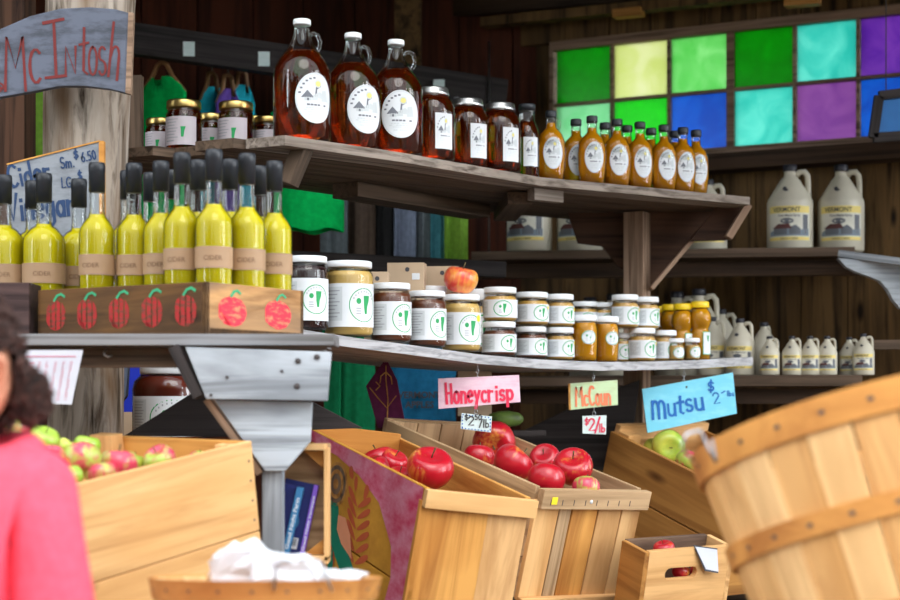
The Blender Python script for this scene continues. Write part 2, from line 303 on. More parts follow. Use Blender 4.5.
# ---- lettering: hand-drawn strokes
def arc(cx, cy, rx, ry, a0, a1, n=10): return [(cx+rx*math.cos(math.radians(a0+(a1-a0)*i/n)), cy+ry*math.sin(math.radians(a0+(a1-a0)*i/n))) for i in range(n+1)]
G = {
 'M': (.8, [[(.02, 0), (.1, 1), (.4, .42), (.68, 1), (.76, 0)]]), 'c': (.5, [arc(.27, .27, .22, .27, 50, 310)]), 'C': (.6, [arc(.34, .5, .3, .5, 50, 310)]),
 'I': (.5, [[(.26, 0), (.28, 1)], [(.02, .98), (.52, 1.03)], [(.0, .0), (.5, .02)]]), 'n': (.5, [[(.05, 0), (.07, .55)], [(.07, .32)]+arc(.25, .36, .17, .18, 160, 0, 8)+[(.43, 0)]]),
 't': (.38, [[(.2, .9), (.18, .08), (.32, .02)], [(.02, .58), (.36, .62)]]), 'o': (.5, [arc(.25, .28, .2, .28, 90, 450, 14)]), 's': (.42, [arc(.21, .42, .15, .14, 40, 230, 8)+arc(.21, .14, .16, .14, 80, -150, 8)]),
 'h': (.5, [[(.06, 0), (.06, 1)], [(.06, .32)]+arc(.25, .36, .17, .2, 160, 0, 8)+[(.43, -.06)]]), 'H': (.6, [[(.08, 0), (.05, 1)], [(.5, 0), (.5, .95)], [(.06, .5), (.5, .52)]]),
 'e': (.5, [[(.06, .3), (.44, .34)]+arc(.25, .3, .2, .28, 10, 310, 12)]), 'y': (.5, [[(.05, .55), (.22, .1)], [(.45, .55), (.22, .1), (.08, -.3)]]), 'r': (.4, [[(.06, 0), (.06, .55)], [(.06, .35), (.18, .52), (.36, .5)]]),
 'i': (.2, [[(.1, 0), (.1, .5)], [(.1, .72), (.1, .76)]]), 'p': (.5, [[(.06, -.35), (.06, .55)], arc(.25, .28, .19, .26, 160, -160, 12)]), 'u': (.5, [[(.05, .55)]+arc(.23, .2, .18, .2, 180, 360, 8)+[(.41, .55)], [(.41, .55), (.43, 0)]]),
 '$': (.5, [arc(.24, .66, .17, .19, 30, 250, 8)+arc(.24, .28, .18, .2, 80, -150, 8), [(.24, 1.05), (.24, -.08)]]), '2': (.5, [arc(.24, .72, .2, .26, 170, -20, 8)+[(.05, 0), (.46, .03)]]), '/': (.4, [[(.05, -.05), (.36, 1)]]),
 'l': (.2, [[(.1, 0), (.1, 1)]]), 'b': (.5, [[(.06, 0), (.06, 1)], arc(.24, .26, .19, .26, 160, -160, 12)]), 'V': (.6, [[(.02, 1), (.28, 0), (.56, 1)]]), 'd': (.5, [[(.43, 1), (.43, 0)], arc(.24, .27, .19, .27, 20, 340, 12)]),
 'g': (.5, [arc(.24, .3, .19, .25, 20, 340, 12), [(.43, .55), (.43, -.2), (.25, -.36), (.06, -.25)]]), 'a': (.5, [arc(.23, .27, .19, .27, 20, 340, 12), [(.43, .55), (.43, 0)]]), 'S': (.5, [arc(.25, .74, .2, .25, 40, 250, 8)+arc(.25, .26, .22, .25, 80, -150, 8)]),
 'm': (.7, [[(.05, 0), (.07, .55)], [(.07, .4)]+arc(.2, .36, .14, .18, 150, 0, 6)+[(.34, 0)], [(.34, .4)]+arc(.48, .36, .14, .18, 150, 0, 6)+[(.62, 0)]]), 'L': (.45, [[(.08, 1), (.06, 0), (.42, .04)]]),
 'G': (.6, [arc(.32, .5, .28, .5, 50, 340)+[(.34, .4)]]), '6': (.5, [[(.38, .98)]+arc(.25, .28, .2, .28, 150, 510, 14)]), '5': (.5, [[(.42, 1), (.12, .98), (.09, .58)]+arc(.22, .3, .21, .29, 110, -130, 10)]),
 '0': (.5, [arc(.25, .5, .2, .48, 90, 450, 16)]), '.': (.2, [[(.08, .02), (.12, .04)]]), '-': (.4, [[(.05, .5), (.35, .55)]]), ' ': (.35, []), 'N': (.6, [[(.06, 0), (.08, 1), (.48, .05), (.5, 1)]]), ':': (.2, [[(.1, .1), (.1, .14)], [(.1, .5), (.1, .54)]]), '1': (.25, [[(.1, 0), (.1, 1)]]),
}
def strokes(mb, text, x, z, h, w=None, th=.012, y=-.001, rot=0, m=0, xs=1.0, depth=.0006):
    tot = sum(G[c][0]+.1 for c in text)-.1
    kx = (w/tot) if w else h*xs
    cr, sr = math.cos(rot), math.sin(rot); cx = 0
    for c in text:
        for line in G[c][1]:
            pts = []
            for (a, b) in line:
                u, v = (cx+a)*kx, b*h; pts.append(Vector((x+u*cr-v*sr, z+u*sr+v*cr)))
            ribbon(mb, pts, th, y, m, depth)
        cx += G[c][0]+.1
_rc = [0]
def ribbon(mb, pts, th, y, m=0, depth=.0006):
    if len(pts) < 2: return
    _rc[0] = (_rc[0]+1) % 9; y = y-.00012*_rc[0]
    L, R = [], []
    for i, p in enumerate(pts):
        a = pts[max(i-1, 0)]; b = pts[min(i+1, len(pts)-1)]; d = (b-a)
        if d.length < 1e-9: d = Vector((1, 0))
        d.normalize(); n = Vector((-d.y, d.x))*th/2*(.85+.3*random.random())
        e = d*th*.4*(-1 if i == 0 else (1 if i == len(pts)-1 else 0))
        L.append(p+n+e); R.append(p-n+e)
    n = len(pts); vs = [(q.x, y, q.y) for q in L]+[(q.x, y, q.y) for q in R]+[(q.x, y+depth, q.y) for q in L]+[(q.x, y+depth, q.y) for q in R]
    fs = [(i, i+1, n+i+1, n+i) for i in range(n-1)]+[(i, 2*n+i, 2*n+i+1, i+1) for i in range(n-1)]+[(n+i, n+i+1, 3*n+i+1, 3*n+i) for i in range(n-1)]
    mb.add(vs, fs, m)
_tc = {}
def text_mesh(s, bold=0):
    if (s, bold) in _tc: return _tc[(s, bold)]
    cu = bpy.data.curves.new('t', 'FONT'); cu.body = s; cu.size = 1; cu.align_x = 'CENTER'; cu.offset = bold; cu.resolution_u = 3
    o = bpy.data.objects.new('t', cu); C.objects.link(o); dg = bpy.context.evaluated_depsgraph_get(); dg.update()
    me = bpy.data.meshes.new_from_object(o.evaluated_get(dg)); r = ([tuple(v.co) for v in me.vertices], [tuple(p.vertices) for p in me.polygons])
    bpy.data.objects.remove(o); bpy.data.curves.remove(cu); bpy.data.meshes.remove(me); _tc[(s, bold)] = r; return r
# ---- labels wrapped on a round body; Wrap maps (u across, v up) to the surface
class Wrap:
    def __init__(s, rx, ry=None, rf=None): s.rx = rx; s.ry = ry or rx; s.rf = rf
    def __call__(s, u, v, lift=0):
        k = (s.rf(v)/s.rx) if s.rf else 1
        a = u/s.rx; return ((s.rx*k+lift)*math.sin(a), -(s.ry*k+lift)*math.cos(a), v)
class Flat:
    def __init__(s, y=0): s.y = y
    def __call__(s, u, v, lift=0): return (u, s.y-lift, v)
def lab_rect(mb, W, u0, u1, v0, v1, m, lift, nu=10, nv=1):
    vs = [W(u0+(u1-u0)*i/nu, v0+(v1-v0)*j/nv, lift) for j in range(nv+1) for i in range(nu+1)]
    mb.add(vs, [(j*(nu+1)+i, j*(nu+1)+i+1, (j+1)*(nu+1)+i+1, (j+1)*(nu+1)+i) for j in range(nv) for i in range(nu)], m, True)
def lab_ring(mb, W, cu, cv, a, b, t, m, lift, n=28):
    vs = [];
    for i in range(n):
        an = 2*PI*i/n; vs.append(W(cu+a*math.cos(an), cv+b*math.sin(an), lift)); vs.append(W(cu+(a-t)*math.cos(an), cv+(b-t)*math.sin(an), lift))
    mb.add(vs, [(2*i, 2*i+1, (2*i+3) % (2*n), (2*i+2) % (2*n)) for i in range(n)], m, True)
def lab_disc(mb, W, cu, cv, a, b, m, lift, n=28, rings=3):
    vs = [W(cu, cv, lift)]
    for k in range(1, rings+1):
        for i in range(n): an = 2*PI*i/n; vs.append(W(cu+a*k/rings*math.cos(an), cv+b*k/rings*math.sin(an), lift))
    fs = [(0, 1+i, 1+(i+1) % n) for i in range(n)]+[(1+(k-1)*n+i, 1+k*n+i, 1+k*n+(i+1) % n, 1+(k-1)*n+(i+1) % n) for k in range(1, rings) for i in range(n)]
    mb.add(vs, fs, m, True)
def lab_poly(mb, W, pts, m, lift):
    us = [p[0] for p in pts]; u0, u1 = min(us), max(us)
    if u1-u0 < .006: mb.add([W(u, v, lift) for u, v in pts], [tuple(range(len(pts)))], m); return
    bm = bmesh.new(); bm.faces.new([bm.verts.new((u, v, 0)) for u, v in pts]); n = max(1, int((u1-u0)/.005))
    for k in range(1, n): bmesh.ops.bisect_plane(bm, geom=bm.verts[:]+bm.edges[:]+bm.faces[:], plane_co=(u0+(u1-u0)*k/n, 0, 0), plane_no=(1, 0, 0))
    bm.verts.index_update(); mb.add([W(v.co.x, v.co.y, lift) for v in bm.verts], [[v.index for v in f.verts] for f in bm.faces], m); bm.free()
def lab_text(mb, W, s, cu, cv, h, m, lift, bold=.01, sx=1):
    v, f = text_mesh(s, bold); mb.add([W(cu+x*h*sx, cv+y*h, lift) for x, y, z in v], f, m)
def orchard_mark(mb, W, cu, cv, a, b, m=1, lift=.0006, t=.0022):
    lab_ring(mb, W, cu, cv, a, b, t, m, lift)
    s = min(a, b)/.024
    lab_poly(mb, W, [(cu+x*s, cv+z*s) for x, z in ((-.001, .014), (.010, .014), (.009, .006), (.006, -.002), (.005, -.013), (.001, -.013), (-.0005, -.002))], m, lift)
    lab_disc(mb, W, cu-.009*s, cv+.006*s, .004*s, .0045*s, m, lift, 10, 1)
    for k in range(3): lab_rect(mb, W, cu-.013*s, cu-.005*s, cv+(-.004-.004*k)*s, cv+(-.0055-.004*k)*s, 2, lift, 2)
    for sg in (1,):
        for k in range(9):
            an = math.radians(150-15*k); x, z = cu+(a*.80)*math.cos(an), cv+(b*.80)*math.sin(an); lab_rect(mb, W, x-.0009*s, x+.0009*s, z-.0012*s, z+.0012*s, 2, lift, 1)
def syrup_mark(mb, W, cu, cv, a, b, oval=True):
    """white label: farmhouse sketch, yellow seal, ink lines. slots: 0 white 1 ink 2 grey 3 yellow"""
    if oval: lab_disc(mb, W, cu, cv, a, b, 0, .0006, 32, 4); lab_ring(mb, W, cu, cv, a*.96, b*.96, a*.03, 2, .0010)
    else: lab_rect(mb, W, cu-a, cu+a, cv-b, cv+b, 0, .0006, 10)
    f = lambda x, z: (cu+x*a, cv+z*b)
    def poly(p, m): lab_poly(mb, W, [f(*q) for q in p], m, .0011)
    poly([(-.72, .0), (-.42, .30), (-.08, .0)], 1); poly([(-.1, .1), (.22, .26), (.5, .06), (.44, -.02), (-.1, .0)], 2); poly([(-.56, -.12), (-.56, .02), (-.22, .02), (-.22, -.12)], 2); poly([(-.44, -.12), (-.44, -.02), (-.34, -.02), (-.34, -.12)], 1)
    poly([(-.2, -.1), (-.2, .08), (.05, .18), (.12, -.1)], 2); poly([(.3, -.12), (.34, .3), (.6, .34), (.7, -.1)], 2); poly([(-.05, .05), (.02, .62), (.07, .62), (.06, .05)], 1); poly([(.02, .4), (.26, .5), (.3, .46), (.05, .33)], 1)
    lab_disc(mb, W, cu+.12*a, cv+.56*b, .19*a, .16*b, 2, .0011, 14, 2); lab_disc(mb, W, cu+.12*a, cv+.56*b, .14*a, .11*b, 3, .0015, 12, 2)
    for k in range(6): an = math.radians(165-14*k); x, z = f(.80*math.cos(an), .80*math.sin(an)); lab_rect(mb, W, x-.07*a, x+.05*a, z-.05*b, z+.02*b, 1, .0011, 1)
    for k, (z, ww, hh, mm) in enumerate(((-.24, .62, .07, 1), (-.38, .5, .035, 2), (-.46, .58, .035, 2), (-.54, .4, .03, 2), (-.66, .36, .04, 2))):
        n = 7
        for q in range(n):
            if (q*3+k) % 5: x0 = -ww+2*ww*q/n; lab_rect(mb, W, *[cu+a*(x0), cu+a*(x0+2*ww/n*.8)], cv+b*(z-hh), cv+b*z, mm, .0011, 1)
LABM = ['white_label', 'logo_green', 'label_grey', 'grey_label', 'sticker_yellow']
SYM = ['white_label', 'ink_soft', 'grey_label', 'label_yellow']

# ---------------------------------------------------------------- container builders
def growler():
    t = thing('syrup_growler', 'x', 'growler', 'half gallon glass growlers of maple syrup')
    r = .0695
    g = [(.0, 0), (r*.9, 0), (r, .008), (r, .158), (r*.96, .178), (r*.83, .197), (r*.64, .214), (r*.47, .232), (.024, .250), (.0195, .266), (.0185, .280)]
    mb = MB(); mb.lathe(g, 36, cap=False); mb.build('glass_body', 'clear_glass', t)
    li = [(.0, .006), (r*.88, .006), (r-.003, .012), (r-.003, .158), (r*.925, .177), (r*.79, .196), (r*.60, .213), (r*.52, .219), (.0, .219)]
    mb = MB(); mb.lathe(li, 36, cap=False); mb.build('syrup', 'syrup_dark', t)
    mb = MB(); mb.lathe([(0, .283), (.0205, .283), (.0215, .285), (.0215, .294), (.0205, .296), (0, .296)], 28, cap=False); mb.build('cap', 'white_lid', t)
    mb = MB(); pts = [(.020, 0, .262), (.032, 0, .268), (.044, 0, .264), (.049, 0, .250), (.047, 0, .234), (.040, 0, .222)]; mb.tube(pts, .0056, 8); mb.build('glass_handle', 'clear_glass', t)
    mb = MB(); syrup_mark(mb, Wrap(r), .0, .098, .050, .060); mb.build('paper_label', SYM, t); return t
def quart_jar():
    t = thing('syrup_jar', 'x', 'jar', 'quart mason jars of maple syrup'); r = .058
    mb = MB(); mb.lathe([(0, 0), (r*.85, 0), (r, .01), (r, .125), (r*.96, .145), (r*.82, .163), (r*.72, .17), (r*.71, .18)], 36, cap=False); mb.build('glass_body', 'clear_glass', t)
    mb = MB(); mb.lathe([(0, .006), (r*.83, .006), (r-.003, .012), (r-.003, .125), (r*.93, .144), (r*.79, .161), (r*.69, .17), (0, .17)], 36, cap=False); mb.build('syrup', 'syrup_dark', t)
    mb = MB(); mb.lathe([(0, .172), (.0405, .172), (.042, .174), (.042, .180), (.0405, .182), (.0405, .190), (.038, .193), (0, .193)], 30, cap=False); mb.build('lid', 'tin_lid', t)
    mb = MB(); syrup_mark(mb, Wrap(r), 0, .075, .026, .046, False); mb.build('paper_label', SYM, t); return t
def flask(handle=False):
    t = thing('syrup_flask', 'x', 'bottle', 'small glass flasks of amber maple syrup')
    pr = [(0, 0), (.031, 0), (.0335, .005), (.037, .028), (.040, .055), (.0405, .085), (.038, .108), (.030, .126), (.018, .138), (.0140, .143), (.0130, .168), (.0130, .172)]
    ry = lambda z, r: r*(.62 if z < .1 else .62+.38*min(1, (z-.1)/.044))
    mb = MB(); mb.lathe(pr, 30, ry, cap=False); mb.build('glass_body', 'clear_glass', t)
    mb = MB(); mb.lathe([(0, .012)]+[(max(0, r-.0022), z) for r, z in pr[1:] if .004 < z < .15]+[(.0105, .155), (0, .155)], 30, ry, cap=False); mb.build('syrup', 'syrup_amber', t)
    mb = MB(); mb.lathe([(0, .170), (.0150, .170), (.0155, .172), (.0155, .185), (.0140, .188), (0, .188)], 20, cap=False); mb.build('cap', 'black_cap', t)
    def rf(v):
        for (r0, z0), (r1, z1) in zip(pr[1:], pr[2:]):
            if z0 <= v <= z1: return r0+(r1-r0)*(v-z0)/max(1e-6, z1-z0)
        return .03
    Wf = lambda u, v, lift=0: ((rf(v)+lift)*math.sin(u/.0405), -(ry(v, rf(v))+lift)*math.cos(u/.0405), v)
    mb = MB(); syrup_mark(mb, Wf, 0, .072, .029, .043); mb.build('paper_label', SYM, t)
    if handle: mb = MB(); mb.tube([(.013, 0, .163), (.021, 0, .166), (.026, 0, .157), (.024, 0, .145), (.019, 0, .138)], .003, 8); mb.build('glass_handle', 'clear_glass', t)
    return t
def tall_syrup():
    t = thing('syrup_bottle', 'x', 'bottle')
    pr = [(0, 0), (.032, 0), (.034, .005), (.034, .11), (.032, .13), (.025, .148), (.0215, .156), (.0215, .186)]
    mb = MB(); mb.lathe(pr, 30, cap=False); mb.build('glass_body', 'clear_glass', t)
    mb = MB(); mb.lathe([(0, .008)]+[(r-.003, z) for r, z in pr[1:-1]]+[(0, .158)], 30, cap=False); mb.build('syrup', 'syrup_dark', t)
    mb = MB(); mb.lathe([(0, .186), (.0235, .186), (.0235, .2), (.022, .203), (0, .203)], 24, cap=False); mb.build('cap', 'black_cap', t)
    mb = MB(); syrup_mark(mb, Wrap(.034), 0, .068, .022, .040, False); mb.build('paper_label', SYM, t); return t
def vinegar(wide=1.0):
    t = thing('vinegar_bottle', 'x', 'bottle', 'cider vinegar bottles with black capsules'); r = .036*wide; H = .35
    pr = [(0, 0), (r*.93, 0), (r, .006), (r, .205), (r*.93, .217), (r*.62, .234), (.0175, .240), (.0155, .25), (.0150, .30)]
    mb = MB(); mb.lathe(pr, 32, cap=False); mb.build('glass_body', 'clear_glass', t)
    mb = MB(); mb.lathe([(0, .008), (r*.9, .008), (r-.0025, .014), (r-.0025, .203), (r*.88, .216), (r*.56, .232), (.0155, .237), (.0145, .243), (0, .243)], 32, cap=False); mb.build('vinegar', 'vinegar', t)
    mb = MB(); mb.lathe([(0, .289), (.0166, .289), (.0166, .330), (.0172, .331), (.0172, .343), (.0155, .349), (0, .350)], 26, cap=False); mb.build('capsule', 'black_cap', t)
    W = Wrap(r); mb = MB(); a = 2*PI*r*.40
    lab_rect(mb, W, -a, a, .118, .160, 0, .0006, 30); lab_text(mb, W, 'CIDER', 0, .133, .013, 1, .0012); mb.build('kraft_label', ['kraft_label', 'kraft_print'], t); return t
def jar(kind, r, H, content, labmode='wrap', lid='white_lid'):
    t = thing('honey_jar' if 'honey' in kind else 'jam_jar', 'x', 'jar'); lh = .016 if r > .03 else .012; zt = H-lh
    pr = [(0, 0), (r*.88, 0), (r*.98, .004), (r, .010), (r, zt-.022), (r*.97, zt-.014), (r*.87, zt-.006), (r*.85, zt+.002)]
    mb = MB(); mb.lathe(pr, 32, cap=False); mb.build('glass_body', 'clear_glass', t)
    mb = MB(); mb.lathe([(0, .004), (r*.86, .004), (r-.0018, .010), (r-.0018, zt-.022), (r*.93, zt-.015), (r*.84, zt-.009), (0, zt-.008)], 32, cap=False); mb.build('contents', content, t)
    mb = MB(); mb.lathe([(0, zt), (r*.93, zt), (r*.945, zt+.002), (r*.945, H-.002), (r*.9, H), (0, H)], 32, cap=False); mb.build('lid', lid, t)
    W = Wrap(r); mb = MB(); v0, v1 = (zt*.13, zt*.76)
    if labmode == 'wrap':
        ha = r*1.75; lab_rect(mb, W, -ha, ha, v0, v1, 0, .0005, 30); h = (v1-v0); cv = (v0+v1)/2
        lab_rect(mb, W, -ha*.86, -ha*.36, v0+h*.14, v1-h*.08, 3, .0008, 8)
        for k in range(8): lab_rect(mb, W, -ha*.82, -ha*(.42+.06*(k % 3)), v1-h*(.16+.085*k), v1-h*(.185+.085*k), 2, .0010, 6)
        a_ = min(h*.56, r*.66); orchard_mark(mb, W, r*.30, cv, a_, min(h*.45, a_*1.05))
        if 'dot' in kind: lab_disc(mb, W, r*.82, cv+h*.32, h*.11, h*.11, 4, .0011, 12, 1)
    elif labmode == 'oval':
        cv = (v0+v1)/2; lab_disc(mb, W, 0, cv, r*.86, H*.25, 0, .0006, 24, 4); orchard_mark(mb, W, 0, cv, r*.84, H*.24, t=.0018)
    mb.build('paper_label', LABM, t); return t
def hex_jar():
    t = thing('honey_jar', 'x', 'jar', 'oval labelled amber honey jars'); r = .038; H = .132
    pr = [(0, 0), (r*.86, 0), (r*.93, .004), (r*.94, .02), (r, .06), (r*.97, .095), (r*.86, .110), (r*.78, .116)]
    mb = MB(); mb.lathe(pr, 30, cap=False); mb.build('glass_body', 'clear_glass', t)
    mb = MB(); mb.lathe([(0, .005)]+[(q-.002, z) for q, z in pr[1:-1] if z > .001]+[(0, .111)], 30, cap=False); mb.build('honey', 'honey_clear', t)
    mb = MB(); mb.lathe([(0, .114), (.036, .114), (.037, .116), (.037, .130), (.035, .132), (0, .132)], 30, cap=False); mb.build('lid', 'white_lid', t)
    for sg in (-1, 1):
        mb = MB()
        for k in range(6): mb.lathe([(0, .015+k*.012), (.0018, .017+k*.012), (.0018, .019+k*.012), (0, .021+k*.012)], 6, cap=False, c=(sg*.0315, -.022))
        mb.build('bead_rib', 'clear_glass', t)
    W = Wrap(.0385); mb = MB(); lab_disc(mb, W, 0, .068, .023, .020, 0, .0006, 24, 3); orchard_mark(mb, W, 0, .068, .023, .019, t=.002); mb.build('paper_label', LABM, t); return t
def bear():
    t = thing('honey_bear', 'x', 'bottle', 'honey bears with yellow caps')
    pr = [(0, 0), (.026, 0), (.030, .004), (.031, .04), (.030, .075), (.026, .088), (.024, .093), (.030, .103), (.0335, .12), (.031, .138), (.022, .152), (.019, .156)]
    mb = MB(); mb.lathe(pr, 28, cap=False)
    for sg in (-1, 1):
        mb.lathe([(0, .138), (.006, .140), (.008, .146), (.006, .152), (0, .154)], 10, cap=False, c=(sg*.024, 0))
    mb.build('bear_body', 'clear_glass', t)
    mb = MB(); mb.lathe([(0, .004)]+[(q-.002, z) for q, z in pr[1:-1] if z > .001]+[(0, .152)], 28, cap=False); mb.build('honey', 'honey_clear', t)
    mb = MB(); mb.lathe([(0, .154), (.026, .154), (.027, .156), (.027, .171), (.024, .173), (0, .173)], 28, cap=False); mb.build('cap', 'yellow_lid', t)
    W = Wrap(.0315); mb = MB(); lab_rect(mb, W, -.0155, .0155, .016, .084, 1, .0006, 8); lab_rect(mb, W, -.0135, .0135, .018, .082, 0, .0009, 8); 
    lab_poly(mb, W, [(-.003, .072), (.005, .072), (.003, .055), (0, .055)], 1, .0012); mb.build('paper_label', LABM, t); return t
def gold_jar():
    t = thing('preserve_jar', 'x', 'jar', 'dark preserve jars with gold lids'); r = .042
    mb = MB(); mb.lathe([(0, 0), (r*.9, 0), (r, .008), (r, .092), (r*.9, .102), (r*.88, .108)], 30, cap=False); mb.build('glass_body', 'clear_glass', t)
    mb = MB(); mb.lathe([(0, .004), (r*.88, .004), (r-.002, .01), (r-.002, .091), (r*.86, .101), (0, .102)], 30, cap=False); mb.build('contents', 'syrup_dark', t)
    mb = MB(); mb.lathe([(0, .106), (r*.93, .106), (r*.95, .109), (r*.95, .122), (r*.9, .125), (0, .125)], 30, cap=False); mb.build('lid', 'gold_lid', t)
    W = Wrap(r); mb = MB(); lab_rect(mb, W, -r*1.2, r*1.2, .018, .084, 0, .0005, 20)
    for k in range(7): lab_rect(mb, W, -.028, .006-.004*(k % 3), .078-.007*k, .0762-.007*k, 2, .0009, 6)
    lab_poly(mb, W, [(.012, .060), (.024, .060), (.021, .050), (.019, .036), (.013, .036), (.013, .05)], 1, .0010)
    lab_rect(mb, W, -.028, -.004, .026, .029, 2, .0009, 4); mb.build('paper_label', ['label_dim']+LABM[1:], t); return t  # label white dimmed in its colour for the weak light there
def jug(H):
    t = thing('syrup_jug', 'x', 'jug'); k = H/.30; r = .078*k
    pr = [(0, 0), (r*.92, 0), (r, .006*k), (r, .165*k), (r*.97, .178*k), (r*.42, .248*k), (r*.30, .258*k), (.020*k, .264*k), (.020*k, .280*k)]
    mb = MB(); mb.lathe(pr, 30, cap=False); mb.build('plastic_body', 'jug_plastic', t)
    mb = MB(); mb.tube([(r*.26, 0, .263*k), (r*.42, 0, .274*k), (r*.62, 0, .275*k), (r*.75, 0, .262*k), (r*.78, 0, .235*k), (r*.78, 0, .20*k), (r*.80, 0, .178*k)], [.010*k]*3+[.0095*k]*4, 10); mb.build('handle', 'jug_plastic', t)
    mb = MB(); mb.lathe([(0, .277*k), (.0225*k, .277*k), (.0235*k, .279*k), (.0235*k, .297*k), (.021*k, .30*k), (0, .30*k)], 22, cap=False); mb.build('cap', 'jug_cap', t)
    W = Wrap(r); mb = MB(); a = r*.98; v0, v1 = .035*k, .152*k
    lab_rect(mb, W, -a, a, v0, v1, 0, .0005, 16); lab_rect(mb, W, -a, a, v1-.024*k, v1, 1, .0009, 16); lab_rect(mb, W, -a, a, v0, v0+.012*k, 1, .0009, 16)
    lab_text(mb, W, 'VERMONT', -.01*k, v1-.020*k, .022*k, 2, .0013, .02, .92); lab_text(mb, W, 'Pure Maple Syrup', 0, v1-.036*k, .0105*k, 2, .0013, .02)
    lab_text(mb, W, 'GRADE A AMBER', 0, v0+.003*k, .008*k, 2, .0013, .01)
    f = lambda x, z: (x*a, v0+z*k)
    lab_poly(mb, W, [f(-.95, .015), f(-.95, .030), f(-.3, .045), f(.3, .034), f(.95, .04), f(.95, .015)], 3, .0010)
    for q in range(3): pass
    lab_poly(mb, W, [f(-.72, .020), f(-.72, .040), f(-.1, .040), f(-.1, .020)], 5, .0013); lab_poly(mb, W, [f(-.8, .040), f(-.5, .056), f(.0, .056), f(.1, .040)], 4, .0015)
    lab_poly(mb, W, [f(.0, .020), f(.0, .044), f(.28, .052), f(.5, .04), f(.5, .020)], 5, .0013)
    lab_disc(mb, W, -.1*a, v0+.066*k, .3*a, .010*k, 5, .0011, 12, 1); lab_rect(mb, W, -.12*a, -.06*a, v0+.05*k, v0+.064*k, 2, .0012, 1)
    lab_rect(mb, W, .62*a, .9*a, v0+.02*k, v1-.03*k, 5, .0011, 2)
    mb.build('printed_label', ['label_cream', 'yellow_band', 'ink_dark', 'field_blue', 'barn_red', 'barn_shade'], t)
    mb = MB(); lab_disc(mb, lambda u, v, l: (u, -(r*.66+l), v), -.012*k, .213*k, .011*k, .009*k, 0, .002, 16, 1)
    for i in range(len(mb.v)): x, y, z = mb.v[i]; mb.v[i] = (x, y-(.213*k-z)*.75, z)
    mb.build('seal_sticker', ['ink_dark'], t); return t
def apple(mat, name='apple'):
    t_ = []; n = 24; mb = MB(); R = .5; vs = []; rows = 16
    for i in range(rows+1):
        th = PI*i/rows; c, s_ = math.cos(th), math.sin(th)
        rad = R*(s_**.85)*(1.02+.08*c)+.0; z = R*.88*c - .16*math.exp(-(th/.42)**2) + .09*math.exp(-((PI-th)/.35)**2)
        for j in range(n):
            a = 2*PI*j/n; lob = 1+.03*math.cos(5*a)*(.5-.5*c) if c < .4 else 1
            vs.append((rad*lob*math.cos(a), rad*lob*math.sin(a), z))
    fs = [(i*n+j, i*n+(j+1) % n, (i+1)*n+(j+1) % n, (i+1)*n+j) for i in range(rows) for j in range(n)]
    mb.add([(x*.08, y*.08, z*.08) for x, y, z in vs], fs, 0, True)
    o = mb.build(name, mat); tag(o, 'x', 'apple')
    bm = bmesh.new(); bm.from_mesh(o.data); bmesh.ops.remove_doubles(bm, verts=bm.verts, dist=.0003); bm.to_mesh(o.data); bm.free()
    for p in o.data.polygons: p.use_smooth = True
    mb = MB(); mb.tube([(0, 0, .020), (.001, 0, .030), (.004, .001, .042)], [.0013, .0013, .0019], 6); mb.build('stem', 'stem_brown', o); return o

# ================================================================ SETTING
mb = MB(); rbox(mb, -8, 8, -6, 14, -.05, 0); struct(mb.build('floor', 'ground_gravel'))
def wallY(px): return 6.15-(px-550)*.0017            # the window wall swings towards the viewer on the right
# left back wall of upright boards
mb = MB(); x = -3.2
while x < .25: w_ = .19+.03*random.random(); rbox(mb, x+.003, x+w_-.003, 6.2+.006*random.random(), 6.24, 0, 2.9); x += w_
rbox(mb, -3.2, x, 6.235, 6.26, 0, 2.9); struct(mb.build('wall_back', 'wall_red'))
# window wall, angled
A = P(520, 400, 6.2); B = P(1010, 400, 5.38); A.z = B.z = 0
MW_, LW = frame(A, B, (0, 0, 1)); LW += .6
def wl(px):   # distance along wall for a pixel column
    d = (B-A).normalized(); k = (px-450)/F   # X = k*Y on the wall line
    return (k*A.y-A.x)/(d.x-k*d.y)
def wz(px, py): d = (B-A).normalized(); Y = A.y+wl(px)*d.y; return EYE+(HZ-py)*Y/F
X0, X1 = wl(551), wl(930); ZT = wz(560, 42); ZB = wz(560, 169)
mb = MB(); x = 0
while x < LW:
    w_ = .16+.04*random.random(); x2 = min(x+w_, LW)
    segs = [(0, ZB), (ZT, 2.9)] if (x2 > X0 and x < X1) else [(0, 2.9)]
    for z0, z1 in segs: rbox(mb, x+.002, x2-.002, .0, .03+.006*random.random(), z0, z1)
    x = x2
for z0, z1, a, b_ in ((0, ZB, 0, LW), (ZT, 2.9, 0, LW), (ZB, ZT, 0, X0), (ZB, ZT, X1, LW)): rbox(mb, a, b_, .03, .045, z0, z1)
struct(mb.build('wall_right', 'wall_brown', None, MW_))
mb = MB(); rbox(mb, -3.25, -3.2, 3.6, 6.3, 0, 2.9); struct(mb.build('wall_left', 'wall_brown'))
mb = MB(); rbox(mb, -3.3, 3.4, 3.5, 7.2, 2.9, 2.95); struct(mb.build('ceiling', 'roof_dark'))
for y in (3.6, 4.4, 5.1, 5.8):
    o = struct(board('trim_1', (-3.2, y, 2.82), (3.3, y, 2.82), .06, .16, 'brown_dark')); 
